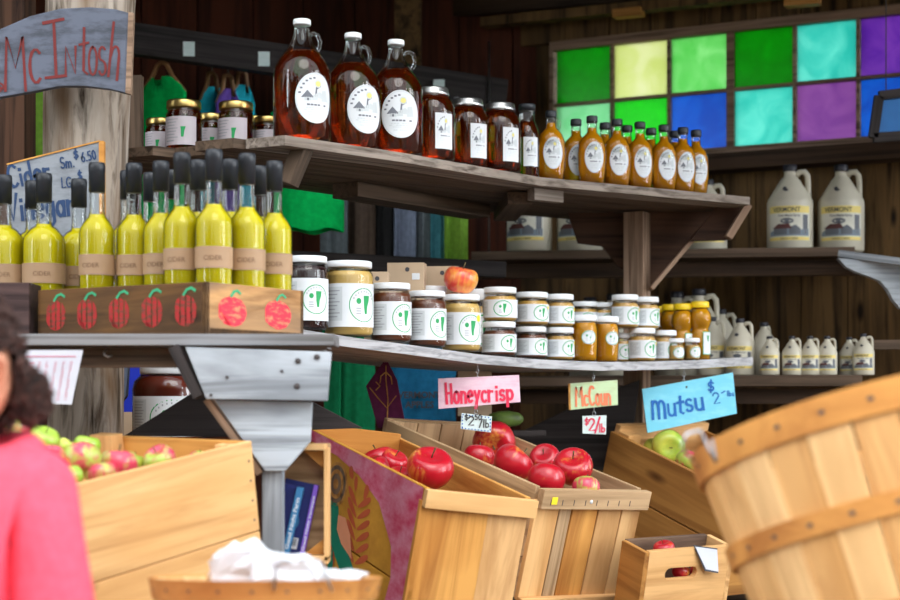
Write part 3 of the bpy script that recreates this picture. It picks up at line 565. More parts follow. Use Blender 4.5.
# stained glass window
win = thing('window_1', M=MW_); struct(win)
fr = MB(); cw = (wl(858)-wl(558))/5.05
xs = [wl(555), wl(612.5), wl(669.5), wl(731), wl(795), wl(858.5), wl(925)]
zm = (ZT+ZB)/2; d_ = .012
zT, zB = ZT-.035, ZB+.035
rbox(fr, X0, X1, -.02, .03, zT, ZT); rbox(fr, X0, X1, -.02, .03, ZB, zB); rbox(fr, X0, xs[0], -.02, .03, zB, zT); rbox(fr, xs[-1], X1, -.02, .03, zB, zT)
fr.build('window_frame', 'post_wood', win, bevel=.002)
mn = MB(); rbox(mn, xs[0], xs[-1], -.01, .02, zm-.006, zm+.006)
for k in range(1, 6): wd = .014 if k == 3 else .006; rbox(mn, xs[k]-wd, xs[k]+wd, -.012, .02, zB, zT)
mn.build('glazing_bar', 'post_wood', win)
cols = [['pane_green', 'pane_yellow', 'pane_lime', 'pane_green', 'pane_turquoise', 'pane_purple'], ['pane_mint', 'pane_bright', 'pane_blue', 'pane_turquoise', 'pane_mauve', 'pane_blue']]
for r_ in range(2):
    for c_ in range(6):
        z0, z1 = (zm+.006, zT) if r_ == 0 else (zB, zm-.006); mb = MB(); rbox(mb, xs[c_]+.008, xs[c_+1]-.008, .0, .004, z0, z1); mb.build('pane', cols[r_][c_], win)
# header plank above the window with the light on its lower edge coloured in as a paler batten, and a beam
hd = thing('trim_2', M=MW_); struct(hd)
board('header_board', (-.3, -.10, ZT+.30), (LW, -.10, ZT+.22), .03, .36, 'brown_dark', hd)
board('header_batten', (-.1, -.12, ZT+.075), (LW, -.12, ZT+.035), .06, .035, 'wall_brown', hd)
board('header_block', (wl(628), -.14, ZT+.045), (wl(656), -.14, ZT+.043), .05, .03, 'crate_brown', hd)
board('header_block', (wl(796), -.14, ZT+.015), (wl(830), -.14, ZT+.012), .05, .03, 'crate_brown', hd)
sill = struct(board('trim_3', MW_ @ Vector((X0-.1, -.05, ZB-.03)), MW_ @ Vector((X1+.2, -.05, ZB-.03)), .12, .06, 'brown_dark'))
post = struct(board('trim_4', P(408, 400, 6.05)-Vector((0, 0, 1.05)), P(408, 400, 6.05)+Vector((0, 0, 1.85)), .10, .10, 'wall_brown', up=(0, 1, 0)))
post = struct(board('trim_5', P(6, 400, 4.3)-Vector((0, 0, 1.05)), P(6, 400, 4.3)+Vector((0, 0, 1.85)), .13, .12, 'ply_wood', up=(0, 1, 0)))

# ================================================================ SHELVES
def interp(pts, x):
    if x <= pts[0][0]: a, b_ = pts[0], pts[1]
    elif x >= pts[-1][0]: a, b_ = pts[-2], pts[-1]
    else:
        for a, b_ in zip(pts, pts[1:]):
            if a[0] <= x <= b_[0]: break
    return a[1]+(b_[1]-a[1])*(x-a[0])/(b_[0]-a[0])
UY = [(285, 3.72), (400, 3.977), (540, 4.42), (750, 4.855)]; UZ = 1.05+.616
def up_at(px, off=.05): Y = interp(UY, px)+off; return Vector(((px-450)*Y/F, Y, UZ+.0005))
shelf = thing('upper_shelf', 'long weathered plank shelf at the top carrying the syrup growlers and flasks', 'shelf', loc=(0, 0, UZ))
fp = [Vector(((px-450)*Y/F, Y, 0)) for px, Y in UY]; perp = Vector((-.659, .752, 0)); ld = Vector((-.404, .22, 0))*.26; rd_ = Vector((-.04, .1, 0))
for k in range(6):
    row = []
    for q, p in enumerate(fp):
        row.append(p+perp*.098*k if 0 < q < 3 else (p+ld*k if q == 0 else p+rd_*k))
    row2 = []
    for q, p in enumerate(fp):
        row2.append(p+perp*(.098*(k+1)-.005) if 0 < q < 3 else (p+ld*(k+.94) if q == 0 else p+rd_*(k+.95)))
    if k: row[0] += Vector((.02*(-1)**k, .02*(-1)**k, 0)); row2[0] += Vector((.02*(-1)**k, .02*(-1)**k, 0))
    n = 4; mb = MB(); vs = [(v.x, v.y, z) for z in (0, -.024) for v in row+row2]
    fs = []
    for i in range(n-1): fs += [(i, i+1, n+i+1, n+i), (8+i, 8+n+i, 8+n+i+1, 8+i+1), (i, 8+i, 8+i+1, i+1), (n+i, n+i+1, 8+n+i+1, 8+n+i)]
    fs += [(0, n, 8+n, 8), (n-1, 8+n-1, 8+2*n-1, 2*n-1)]
    Mi = Matrix.Rotation(math.radians(41), 4, 'Z')
    vs = [tuple(Mi.inverted() @ Vector(v)) for v in vs]; mb.add(vs, fs)
    mb.build('plank', 'edge_wood' if k == 0 else 'shelf_wood', shelf, Mi, bevel=.0015)
def sp(px, Y, z): v = P(px, 400, Y); return Vector((v.x, v.y, z))
for (a, b_) in (((520, 4.52), (505, 4.95)),):
    board('cross_batten', sp(a[0], a[1], -.045), sp(b_[0], b_[1], -.045), .07, .035, 'shelf_wood', shelf)
board('cross_batten', sp(345, 4.35, -.045), sp(478, 4.85, -.045), .09, .04, 'shelf_wood', shelf)
board('end_block', sp(531, 4.46, -.042), sp(560, 4.53, -.042), .03, .034, 'edge_wood', shelf)
board('diagonal_brace', P(303, 148, 3.80)-Vector((0, 0, UZ)), P(288, 184, 3.80)-Vector((0, 0, UZ)), .04, .035, 'shelf_wood', shelf, up=(.6, .8, 0))
# tall post and plywood gussets
tp = thing('shelf_post', 'square wooden post rising between the two long shelves with plywood gussets', 'post', loc=(0, 0, 0))
PY = 5.0
mb = MB(); mb.box((0, 0, (UZ-.03)/2), (.075, .075, UZ-.03)); Mi = Matrix.Translation((P(637, 0, PY).x, PY, 0)) @ Matrix.Rotation(math.radians(-28), 4, 'Z')
Mr = Mi @ Matrix.Rotation(-PI/2, 4, 'Y')
mb2 = MB(); mb2.box((( UZ-.03)/2, 0, 0), (UZ-.03, .066, .066)); mb2.build('post', 'post_wood', tp, Mr, bevel=.003)
zt = UZ-.028
def gus(name, pts, Y, thk, mat, par=None):
    q = [P(px, py, Y) for px, py in pts]; c = q[0]; mb = MB(); mb.prism([(v.x-c.x, v.z-c.z) for v in q], thk); return mb.build(name, mat, par, Matrix.Translation(c), bevel=.001)
gus('gusset_right', [(648, 206), (718, 207), (650, 288)], 5.03, .02, 'ply_wood', tp)
gus('gusset_left', [(566, 207), (630, 207), (630, 276), (620, 268), (602, 246), (578, 243)], 5.06, .02, 'ply_wood', tp)
board('gusset_edge', P(651, 289, 4.98), P(719, 208, 4.98), .05, .013, 'post_wood', tp, up=(-.76, 0, .64))
gus('gusset_end', [(716, 207), (749, 207), (727, 240), (690, 241)], 4.93, .02, 'ply_wood', tp)
board('gusset_edge', P(728, 238, 4.9), P(748, 205, 4.9), .04, .022, 'post_wood', tp, up=(-.85, 0, .5))
# lower shelf, sagging between its supports
LYs = [(265, 3.67), (300, 3.75), (350, 3.85), (400, 3.977), (440, 4.09), (480, 4.22), (540, 4.42), (600, 4.56), (650, 4.65), (700, 4.74), (753, 4.835)]
LPY = [(265, 322), (300, 329), (350, 337), (400, 343.5), (440, 349), (480, 354.5), (540, 359.5), (600, 362), (650, 361.5), (700, 360), (753, 357)]
def lo_z(px): Y = interp(LYs, px); return EYE+(HZ-interp(LPY, px))*Y/F
def lo_at(px, off=.04, dz=0):
    Y = interp(LYs, px)+off
    X = (px-450)*Y/F
    # height follows the board at the point nearest the front edge
    bx = px-off*110
    return Vector((X, Y, lo_z(max(270, bx))+.0008+dz))
ls = thing('lower_shelf', 'sagging grey plank shelf holding the honey and jam jars', 'shelf', loc=(0, 0, 0))
fpl = [Vector(((px-450)*Y/F, Y, lo_z(px))) for px, Y in LYs]; pr2 = Vector((-.67, .74, 0))
Mi = Matrix.Translation(fpl[0]) @ Matrix.Rotation(math.radians(42), 4, 'Z'); inv = Mi.inverted()
for k in range(4):
    n = len(fpl); r1 = [p+pr2*.105*k for p in fpl]; r2 = [p+pr2*(.105*(k+1)-.004) for p in fpl]
    mb = MB(); vs = [inv @ (v-Vector((0, 0, z))) for z in (0, .025) for v in r1+r2]
    fs = []
    for i in range(n-1): fs += [(i, i+1, n+i+1, n+i), (2*n+i, 3*n+i, 3*n+i+1, 2*n+i+1), (i, 2*n+i, 2*n+i+1, i+1), (n+i, n+i+1, 3*n+i+1, 3*n+i)]
    fs += [(0, n, 3*n, 2*n), (n-1, 3*n-1, 4*n-1, 2*n-1)]
    mb.add(vs, fs); mb.build('plank', 'pale_edge', ls, Mi, bevel=.0012)
def prop(px, py, Y): return P(px, py, Y)
# dark struts under the lower shelf
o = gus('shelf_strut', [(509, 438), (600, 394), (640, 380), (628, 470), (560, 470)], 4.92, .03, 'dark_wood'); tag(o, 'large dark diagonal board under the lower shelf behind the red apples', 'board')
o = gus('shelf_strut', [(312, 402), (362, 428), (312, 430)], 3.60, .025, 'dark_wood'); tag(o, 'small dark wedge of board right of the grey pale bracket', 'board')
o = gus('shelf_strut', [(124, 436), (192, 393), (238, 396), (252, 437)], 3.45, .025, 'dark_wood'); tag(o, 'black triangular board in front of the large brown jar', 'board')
# ---- left counter with bracket
CZ = 1.172; CY = 2.95
ct = thing('counter', 'grey plank counter edge under the vinegar crates', 'counter', loc=(0, 0, 0))
for k in range(5):
    y0 = CY+k*.14; xr = P(334, 0, y0).x if k == 0 else P(333, 0, 3.0).x-.02*k
    board('plank', (-2.2, y0+.068, CZ-.0105), (xr, y0+.068, CZ-.0105), .136, .021, 'grey_wood', ct)
board('apron', (-2.2, 3.02, CZ-.042), (P(178, 0, 3.02).x, 3.02, CZ-.042), .03, .038, 'brown_dark' if 0 else 'shelf_wood', ct)
mb = MB(); mb.tube([P(106, 350, 2.998), P(104, 352, 2.99), P(104.5, 355, 2.985), P(108, 357, 2.99), P(112, 356, 2.995)], .0018, 6); mb.build('hook', 'steel_wire', ct)
br = thing('corner_bracket', 'silver grey diamond-shaped bracket of stacked boards on a thin post', 'bracket', loc=(0, 0, 0))
def plate(name, pts, Y, thk, mat, par):
    q = [P(px, py, Y) for px, py in pts]; c = q[0]; mb = MB(); mb.prism([(v.x-c.x, v.z-c.z) for v in q], thk); return mb.build(name, mat, par, Matrix.Translation(c), bevel=.002)
plate('cross_board', [(185, 347), (331, 352), (327, 401), (206, 399)], 2.93, .022, 'silver_wood', br)
plate('gusset_board', [(214, 400), (312, 402), (310, 442), (285, 471), (265, 471)], 2.955, .022, 'silver_wood', br)
board('side_board', P(176, 347, 2.97), P(201, 397, 2.97), .07, .02, 'dark_wood', br, up=(.85, 0, .4))
board('side_board', P(209, 399, 3.0), P(262, 473, 3.0), .07, .014, 'post_wood', br, up=(.75, 0, .6))
mb = MB(); a = P(275, 466, 2.985); mb.box((a.z/2, 0, 0), (a.z, .042, .038)); mb.build('post', 'silver_wood', br, Matrix.Translation((a.x-.004, 2.995, a.z)) @ Matrix.Rotation(PI/2, 4, 'Y'), bevel=.002)
for i, (px, py) in enumerate(((298, 361), (297, 386), (317, 357), (211, 395), (282, 371), (227, 377))):
    r_ = .0055 if i < 3 else .003; mb = MB(); mb.lathe([(0, 0), (r_, 0), (r_, .002), (0, .002)], 10, cap=False); mb.build('nail_head', 'nail_metal', br, Matrix.Translation(P(px, py, 2.929)) @ Matrix.Rotation(PI/2, 4, 'X'))
# ---- log post
lg = MB(); prof = []; rings = 40
vs = []; n = 28
for i in range(rings+1):
    z = 2.9*i/rings; t_ = (z-.9)/1.1; cx = -.868+.018*t_; r0 = .088+.014*t_
    for j in range(n):
        a = 2*PI*j/n; rr = r0*(1+.07*noise.noise(Vector((math.cos(a)*1.5, math.sin(a)*1.5, z*1.3)))+.02*noise.noise(Vector((math.cos(a)*9, math.sin(a)*9, z*2))))
        vs.append((cx+.01*math.sin(z*3)+rr*math.cos(a), 3.80+rr*math.sin(a), z))
fs = [(i*n+j, i*n+(j+1) % n, (i+1)*n+(j+1) % n, (i+1)*n+j) for i in range(rings) for j in range(n)]
lg.add(vs, fs, 0, True); o = lg.build('log_post', 'log_wood'); tag(o, 'rough peeled log post behind the hand-painted signs', 'post')

board('u', P(136, 152, 4.05), P(136, 76, 4.05), .034, .03, 'shelf_wood', up=(0, 1, 0)).name = 'upright_board'
tag(bpy.data.objects['upright_board'], 'short brown upright board just right of the log post', 'board')
# ---- back shelves on the window wall
def backshelf(name, label, px0, px1, Y0, Y1, z, dep, thk, mat):
    t = thing(name, label, 'shelf'); a = sp(px0, Y0, z-thk/2); b_ = sp(px1, Y1, z-thk/2)
    d = Vector((0, dep/2, 0)); board('shelf_board', a+d, b_+d, dep, thk, mat, t); board('cleat', a+Vector((0, .06, -.05)), b_+Vector((0, .06, -.05)), .03, .05, 'brown_dark', t); return t
BZ = 1.05+150*5.4/F; LZ = 1.05+25*5.1/F
backshelf('back_wall_shelf', 'dark upper wall shelf carrying the white syrup gallons', 478, 862, 5.45, 5.28, BZ, .34, .03, 'shelf_wood')
backshelf('back_wall_shelf', 'dark lower wall shelf carrying the row of small syrup jugs', 480, 880, 5.30, 5.05, LZ, .56, .035, 'shelf_wood')
sb = thing('side_shelf', 'whitewashed shelf end on a curved bracket at the right edge', 'shelf')
board('shelf_board', P(857, 253, 5.1)+Vector((0, .12, 0)), P(1000, 272, 4.9)+Vector((0, .12, 0)), .26, .022, 'silver_wood', sb)
q = [(838, 258), (900, 263), (960, 268), (960, 330), (900, 308), (893, 300), (888, 290), (880, 281), (868, 276), (856, 272), (846, 267)]
plate('curved_bracket', q, 5.08, .03, 'silver_wood', sb)
o = board('low_rail', P(862, 345, 5.2), P(960, 344, 5.2), .04, .03, 'shelf_wood'); tag(o, 'thin wooden rail on the wall below the curved bracket', 'rail')

# ================================================================ FILL THE UPPER SHELF
ordn = ['first', 'second', 'third', 'fourth', 'fifth', 'sixth', 'seventh', 'eighth', 'ninth', 'tenth', 'eleventh', 'twelfth', 'thirteenth', 'fourteenth']
gr = growler()
for (px, off, l) in ((302, .085, 'tall half gallon glass growler of dark syrup, tallest looking at the left shelf corner'), (353, .115, 'glass growler of dark syrup in the middle between two others'), (396, .095, 'glass growler of dark syrup with handle right, beside the wide mason jar')):
    place(gr, up_at(px, off), math.radians(33 if px < 380 else 12), l)
qj = quart_jar()
for (px, off, l) in ((433, .08, 'mason jar of dark syrup with tin lid, closest to the growlers'), (468, .125, 'mason jar of dark syrup, middle one of three, partly hidden'), (500, .085, 'mason jar of dark syrup beside the slim black-capped bottle')):
    place(qj, up_at(px, off), math.radians(32), l)
place(tall_syrup(), up_at(527, .06), math.radians(18), 'slim straight bottle of dark syrup with a black cap beside the mason jars')
fl = flask(); fh = flask(True); fh['group'] = 'small glass flasks of amber maple syrup'
front = [(551, .055), (592, .05), (617, .05), (640, .05), (664, .05), (683, .055), (696, .075)]
for i, (px, off) in enumerate(front):
    lb = ['amber syrup flask with a tiny glass ear handle, standing alone left of the flask row', 'amber syrup flask in the front row under the pale green pane', 'front-row syrup flask third from the left end of the flasks', 'front-row syrup flask, middle of the seven', 'front-row syrup flask third from the right end', 'front-row syrup flask second from the right end', 'last syrup flask at the right end of the upper shelf row'][i]
    place(fh if i == 0 else fl, up_at(px, off), math.radians(12 if i < 3 else 20), lb, s=1.04)
for i, px in enumerate((577, 606, 628, 652, 676)):
    place(fl, up_at(px-1, .135), math.radians(10), 'syrup flask in the back row, %s from the left, mostly hidden by the front row' % ordn[i], 'small glass flasks of amber maple syrup', s=1.04)
gj = gold_jar()
wing = [(160, 4.16, .9), (184, 4.03, 1.08), (211, 4.15, .98), (236, 4.05, 1.08), (256, 4.17, .95), (268, 4.12, .88)]
for i, (px, Y, s_) in enumerate(wing):
    lb = ['smallest shadowed preserve jar with gold lid beside the green shirt', 'gold-lidded dark jar with green leaf mark, largest on the left', 'gold-lidded dark jar with a grey text label between two larger ones', 'gold-lidded dark jar with a pink-white label, fourth from the left', 'narrow glimpse of a gold-lidded jar behind the last large jar', 'gold-lidded jar half hidden by the tallest growler'][i]
    place(gj, sp(px, Y, UZ+.001), math.radians(-24+6*(i % 3)), lb, s=s_)

# ================================================================ LOWER SHELF JARS
def L(j, px, off, label, group=None, rz=18, dz=0, s=1): return place(j, lo_at(px, off, dz), math.radians(rz), label, group, s=s)
j1 = jar('jam', .051, .176, 'jam_dark'); L(j1, 307, .075, 'large white-lidded jar of dark jam beside the apple-stamped crate', rz=14); j1['category'] = 'jar'
j2 = jar('honey', .060, .184, 'honey_cream'); L(j2, 349, .085, 'largest jar of pale creamed honey next to the dark jam jar', rz=24)
j3 = jar('honey', .0515, .148, 'jam_brown'); L(j3, 391, .075, 'brown apple butter jar with white lid, left of its near twin', 'brown jars on the left of the lower shelf', 26)
L(j3, 427, .070, 'brown jar with white lid standing next to the jar topped by the apple', 'brown jars on the left of the lower shelf', 30, s=.97)
j5 = jar('honey_dot', .052, .150, 'honey_cream'); L(j5, 461, .075, 'creamed honey jar with the red apple resting on its lid', rz=14)
jb = jar('honey', .042, .165, 'jam_brown'); L(jb, 432, .22, 'jar with a white lid showing behind the apple', rz=10)
sj = 'stacked half pint jars on the lower shelf'
ja = jar('honey', .0475, .093, 'jam_brown'); jc = jar('honey_dot', .0475, .093, 'honey_gold'); jd = jar('honey_dot', .041, .093, 'honey_gold'); jn = jar('honey', .0475, .093, 'honey_gold')
L(ja, 499, .07, 'bottom jar of dark amber honey just right of the apple jar', sj, 20); L(ja, 531, .09, 'bottom jar of dark preserve in the middle of the stacked trio', sj, 26, s=.96); L(jd, 560, .07, 'bottom creamed honey jar beside the oval labelled honey jars', sj, 26)
L(jn, 500, .07, 'top jar with grey side label stacked beside the apple', sj, -8, dz=.0935); L(jc, 532, .085, 'top creamed honey jar with yellow dot, middle of the stacked trio', sj, 18, dz=.0925); L(jd, 560, .07, 'top creamed honey jar stacked at the right of the trio', sj, 26, dz=.094)
L(jn, 480, .17, 'jar lid peeking out behind the apple jar', sj, -8, dz=.0, s=(1, 1, 1.9))
L(jn, 584, .19, 'grey-labelled jar behind the left amber honey jar', sj, -4, dz=.0935, s=.9); L(jn, 604, .17, 'grey-labelled jar behind the right amber honey jar', sj, 0, dz=.0935, s=.9)
L(jn, 584, .19, 'jar at the bottom of the stack behind the left amber honey jar', sj, -4, s=.9); L(jn, 604, .17, 'jar at the bottom of the stack behind the right amber honey jar', sj, 0, s=.9)
hj = hex_jar(); L(hj, 584.5, .05, 'left one of two amber honey jars with oval labels', None, 16); L(hj, 606, .05, 'right one of two amber honey jars with oval labels', None, 26)
jw = jar('honey_dot', .041, .098, 'honey_gold')
L(jw, 642, .05, 'bottom creamed honey jar in the middle below the wooden post', sj, 24); L(jw, 664, .085, 'bottom jar beside the two tiny oval labelled jars', sj, 30, s=.95); L(jn, 622, .12, 'bottom jar mostly hidden beside the right amber honey jar', sj, 0, s=.93)
L(jw, 625, .07, 'top jar with yellow dot in front of the wooden post', sj, 24, dz=.0985); L(jw, 646, .085, 'top jar right of the post foot', sj, 30, dz=.0965, s=.97)
js = jar('honey', .0245, .066, 'honey_gold', 'oval'); L(js, 676, .035, 'left one of two tiny sample honey jars', 'tiny sample honey jars', 20); L(js, 692, .035, 'right one of two tiny sample honey jars, by the honey bear', 'tiny sample honey jars', 26)
bb = bear()
for i, (px, off, s_) in enumerate(((658, .27, 1.02), (671, .19, 1.03), (682.5, .09, 1.0), (700, .055, 1.02))):
    L(bb, px, off, ['honey bear with yellow cap, leftmost and mostly hidden by a jar', 'honey bear with yellow cap second from left in the back', 'honey bear behind the tiny sample jars', 'honey bear at the right end with its full green-edged label showing'][i], rz=34, s=s_)
ap_red = apple('apple_peach'); v = lo_at(461, .075, .1512); place(ap_red, v+Vector((0, 0, .039)), 0, 'yellow and red apple sitting on top of a white jar lid', s=1.12, rot=(.2, .1, .5))
# kraft cartons
def carton(px0, px1, pyt, Y, lab, rz):
    z0 = lo_z(px0-25); a = P(px0, 0, Y); b_ = P(px1, 0, Y); wd = (b_.x-a.x); zt = EYE+(HZ-pyt)*Y/F; h = zt-z0
    t = thing('kraft_carton', lab, 'carton', 'kraft cartons on the lower shelf', loc=((a.x+b_.x)/2, Y, z0+.001)); t.rotation_euler = (0, 0, rz)
    mb = MB(); rbox(mb, -wd/2, wd/2, 0, .055, 0, h); mb.build('box', 'kraft_board', t, bevel=.001)
    mb = MB(); lab_disc(mb, Flat(0), wd*.05, h-.018, .006, .006, 0, .0012, 14, 1); mb.build('hole', 'ink_dark', t)
    mb = MB(); rbox(mb, wd*.18, wd*.18+.02, -.001, 0, h-.045, h-.028); mb.build('sticker', 'white_label', t); return t
carton(364, 388, 272, 4.12, 'lowest kraft carton at the left with a small white sticker', -.05)
carton(387, 424, 263, 4.22, 'tall kraft carton with a dark round hole, middle of the three', -.12); carton(423, 458, 266.5, 4.30, 'kraft carton partly behind the apple', -.12)

# ================================================================ BACK WALL JUGS
jgA = jug(.30); grp = 'white gallon syrup jugs on the upper wall shelf'; z = BZ+.001
for px, l in ((790, 'gallon jug of maple syrup, left one of the clear pair under the purple pane'), (841, 'gallon jug of maple syrup, right one of the clear pair under the window'), (529, 'gallon jug under the long shelf with only its label and base visible, left'), (580, 'gallon jug beside the post seen under the long shelf')):
    place(jgA, sp(px, 5.50, z), math.radians(-14 if px > 600 else -20), l, grp)
jgB = jug(.25); place(jgB, sp(708, 5.5, z), math.radians(-10), 'half gallon jug behind the right end of the long upper shelf')
jgC = jug(.126); grp = 'pint syrup jugs in a row on the lower wall shelf'; z = LZ+.001
for i, px in enumerate((769.5, 792, 810, 827, 849, 863.5)):
    place(jgC, sp(px, 5.17 if i != 4 else 5.25, z), math.radians(-16), ['pint syrup jug, first at the left end of the small row', 'pint syrup jug second in the small row', 'pint syrup jug third in the small row', 'pint syrup jug fourth in the small row', 'pint syrup jug behind the last one of the small row', 'pint syrup jug at the right end of the small row'][i], grp, s=1.06 if i == 5 else 1)
jgD = jug(.185); grp = 'quart syrup jugs on the lower wall shelf'
for px, Y, l, s_ in ((740, 5.22, 'quart syrup jug fully showing left of the pint row', 1), (712, 5.30, 'quart syrup jug behind the honey bear', 1.05), (764, 5.36, 'quart syrup jug turned sideways behind the first pint jug', .97)):
    place(jgD, sp(px, Y, z), math.radians(-16 if px != 764 else 50), l, grp, s=s_)
for px, Y, l, s_ in ((721, 5.60, 'half gallon jug standing behind the quart jugs in shadow', .95), (699, 5.42, 'half gallon jug in shadow above the honey bear caps', 1.18), (677, 5.58, 'half gallon jug in shadow right of the diagonal brace', 1.19), (590, 5.62, 'jug in deep shadow left of the wooden post', 1.12), (613, 5.46, 'jug in deep shadow directly beside the wooden post', 1.12)):
    place(jgB, sp(px, Y, z), math.radians(-16), l, 'half gallon jugs in the shadow of the lower wall shelf', s=s_)

# ================================================================ COUNTER: vinegar crates and bottles
def d2(v): return Vector((v[0], v[1], 0))
c0 = Vector((P(206, 0, 2.985).x, 2.985, CZ+.001)); e1 = Vector((-.85, .53, 0)).normalized(); e2 = Vector((.53, .85, 0)).normalized()
Mv = Matrix((-e1, e2, Vector((0, 0, 1)))).transposed().to_4x4(); Mv.translation = c0   # local x: +x to the corner, so crate spans x in [-.44,0], y in [0,.31]
vc = thing('vinegar_crate', 'old brown crate stamped with red apples full of vinegar bottles', 'crate', M=Mv)
HC = .098
def stamped(name, p0, p1, h, apples, redm, side):
    L_ = (Vector(p1)-Vector(p0)).length; M, _ = frame(Vector(p0), Vector(p1), (0, 0, 1)); mb = MB(); rbox(mb, 0, L_, 0, .011, 0, h)
    o = mb.build(name, 'print_shaded' if side else 'print_end', vc, M, bevel=.001)
    random.seed(5); sx_ = 1.1 if side else 1.75
    for cx, s_ in apples:
        mb = MB(); cz = h*.46
        for q in range(4):
            n = 14; pts = []
            x0 = cx+sx_*(-s_*.8+s_*.42*q)+.001; x1 = x0+s_*sx_*(.34 if side else .46)
            for i in range(n+1):
                u = i/n; zz = -s_+2*s_*u; wd = math.sqrt(max(0, 1-(zz/s_)**2))*s_*.85*sx_
                l = max(x0, cx-wd); pts.append((l, cz+zz+.002*random.random()))
            for i in range(n+1):
                u = 1-i/n; zz = -s_+2*s_*u; wd = math.sqrt(max(0, 1-(zz/s_)**2))*s_*.85*sx_
                r_ = min(x1-.002*random.random(), cx+wd); pts.append((max(r_, pts[n-i][0]), cz+zz))
            if max(p[0] for p in pts)-min(p[0] for p in pts) > .004: mb.add([(x, -.0007, z_) for x, z_ in pts], [tuple(range(len(pts)))], 0)
        ribbon(mb, [Vector((cx-.004, cz+s_*1.0)), Vector((cx+.004, cz+s_*1.32)), Vector((cx+s_*.5, cz+s_*1.42)), Vector((cx+s_*.8, cz+s_*1.25))], .005, -.0012, 1)
        mb.build('apple_stamp', [redm, 'print_green'], o, fix=False)
    return o
stamped('side_panel', (-.44, 0, 0), (0, 0, 0), HC, [(.05+.085*k, .030) for k in range(5)], 'print_red', True)
stamped('end_panel', (0, 0, 0), (0, .30, 0), HC, [(.075, .029), (.215, .029)], 'print_crimson', False)
mb = MB(); rbox(mb, -.44, 0, .289, .30, 0, HC); mb.build('back_panel', 'print_shaded', vc, bevel=.001)
mb = MB(); rbox(mb, -.44, -.429, .011, .289, 0, HC); mb.build('far_panel', 'print_shaded', vc, bevel=.001)
mb = MB(); rbox(mb, -.429, -.0, .011, .289, 0, .012); mb.build('bottom', 'print_shaded', vc)
lc = thing('dark_crate', 'dark purple-brown crate at the left edge holding vinegar bottles', 'crate', loc=(P(-30, 0, 3.2).x, 3.2, CZ+.001)); 
mb = MB(); rbox(mb, -.30, .118, 0, .012, 0, .112); mb.build('front_panel', 'crate_plum', lc, bevel=.001)
mb = MB(); rbox(mb, -.30, -.288, .012, .30, 0, .112); mb.build('side_panel', 'crate_plum', lc); mb = MB(); rbox(mb, .106, .118, .012, .30, 0, .112); mb.build('side_panel', 'crate_plum', lc)
mb = MB(); rbox(mb, -.30, .118, .30, .312, 0, .112); mb.build('back_panel', 'crate_plum', lc)
vb = vinegar(); wb = vinegar(1.22); wb['group'] = vb['group']
bots = [(214, 3.10, 'nearest vinegar bottle at the crate corner, tallest capsule'), (247, 3.15, 'vinegar bottle right of the nearest corner one'), (274.5, 3.25, 'palest vinegar bottle at the far right of the crate'), (182, 3.14, 'vinegar bottle just left of the corner ones, front row'),
        (161, 3.25, 'front vinegar bottle third from the log post'), (134, 3.28, 'front vinegar bottle right beside the log post'), (198, 3.235, 'vinegar bottle behind, between the nearest one and its left neighbour'), (230, 3.225, 'vinegar bottle behind, seen between the two nearest ones'),
        (259, 3.315, 'vinegar bottle behind, between the two rightmost'), (128, 3.385, 'vinegar bottle behind the one beside the log post'), (151, 3.56, 'thin glimpse of a vinegar bottle in the back row'), (172, 3.375, 'back-row vinegar bottle with only its capsule clear'), (97, 3.27, 'vinegar bottle left of the log in front of the sign edge')]
for px, Y, l in bots: place(vb, Vector((P(px, 0, Y).x, Y, CZ+.0135 if px != 97 else CZ+.0135)), math.radians(-10 if px < 200 else 4), l, s=1.06 if px == 151 else 1)
for px, Y, l in ((4, 3.36, 'broad vinegar bottle cut off by the left edge'), (44, 3.335, 'broad vinegar bottle in front of the sign lettering'), (33, 3.45, 'broad vinegar bottle hidden behind its twin before the sign'), (79, 3.42, 'broad vinegar bottle before the last letters of the sign')):
    place(wb, Vector((P(px, 0, Y).x, Y, CZ+.001)), math.radians(8), l)

# ================================================================ SIGNS
def sign(name, label, corners, Y, thk, mat, edge=None, curve=False):
    """corners px TL,TR,BR,BL ; returns root with local x right, z up, origin at the centre of the face"""
    q = [P(x, y, Y) for x, y in corners]; c = sum(q, Vector())/4; t = thing(name, label, 'sign', loc=c)
    mb = MB(); mb.prism([(v.x-c.x, v.z-c.z) for v in q], thk); b_ = mb.build('board', mat, t, bevel=.001)
    if edge:
        mb = MB(); p = [(v.x-c.x, v.z-c.z) for v in q]; g = .9995
        mb.prism([(x*1.004, z*1.01) for x, z in p], thk*.9); mb.build('board_core', edge, t, Matrix.Translation((-.002, thk*.15, 0)))
    return t, c
def letter(t, c, items, Y, mat, name='lettering'):
    mb = MB()
    for (s, px, py, hpx, wpx, thpx, rot) in items:
        k = Y/F; v = P(px, py, Y); strokes(mb, s, v.x-c.x, v.z-c.z, hpx*k, wpx*k, thpx*k, -.0012, rot)
    return mb.build(name, mat, t)
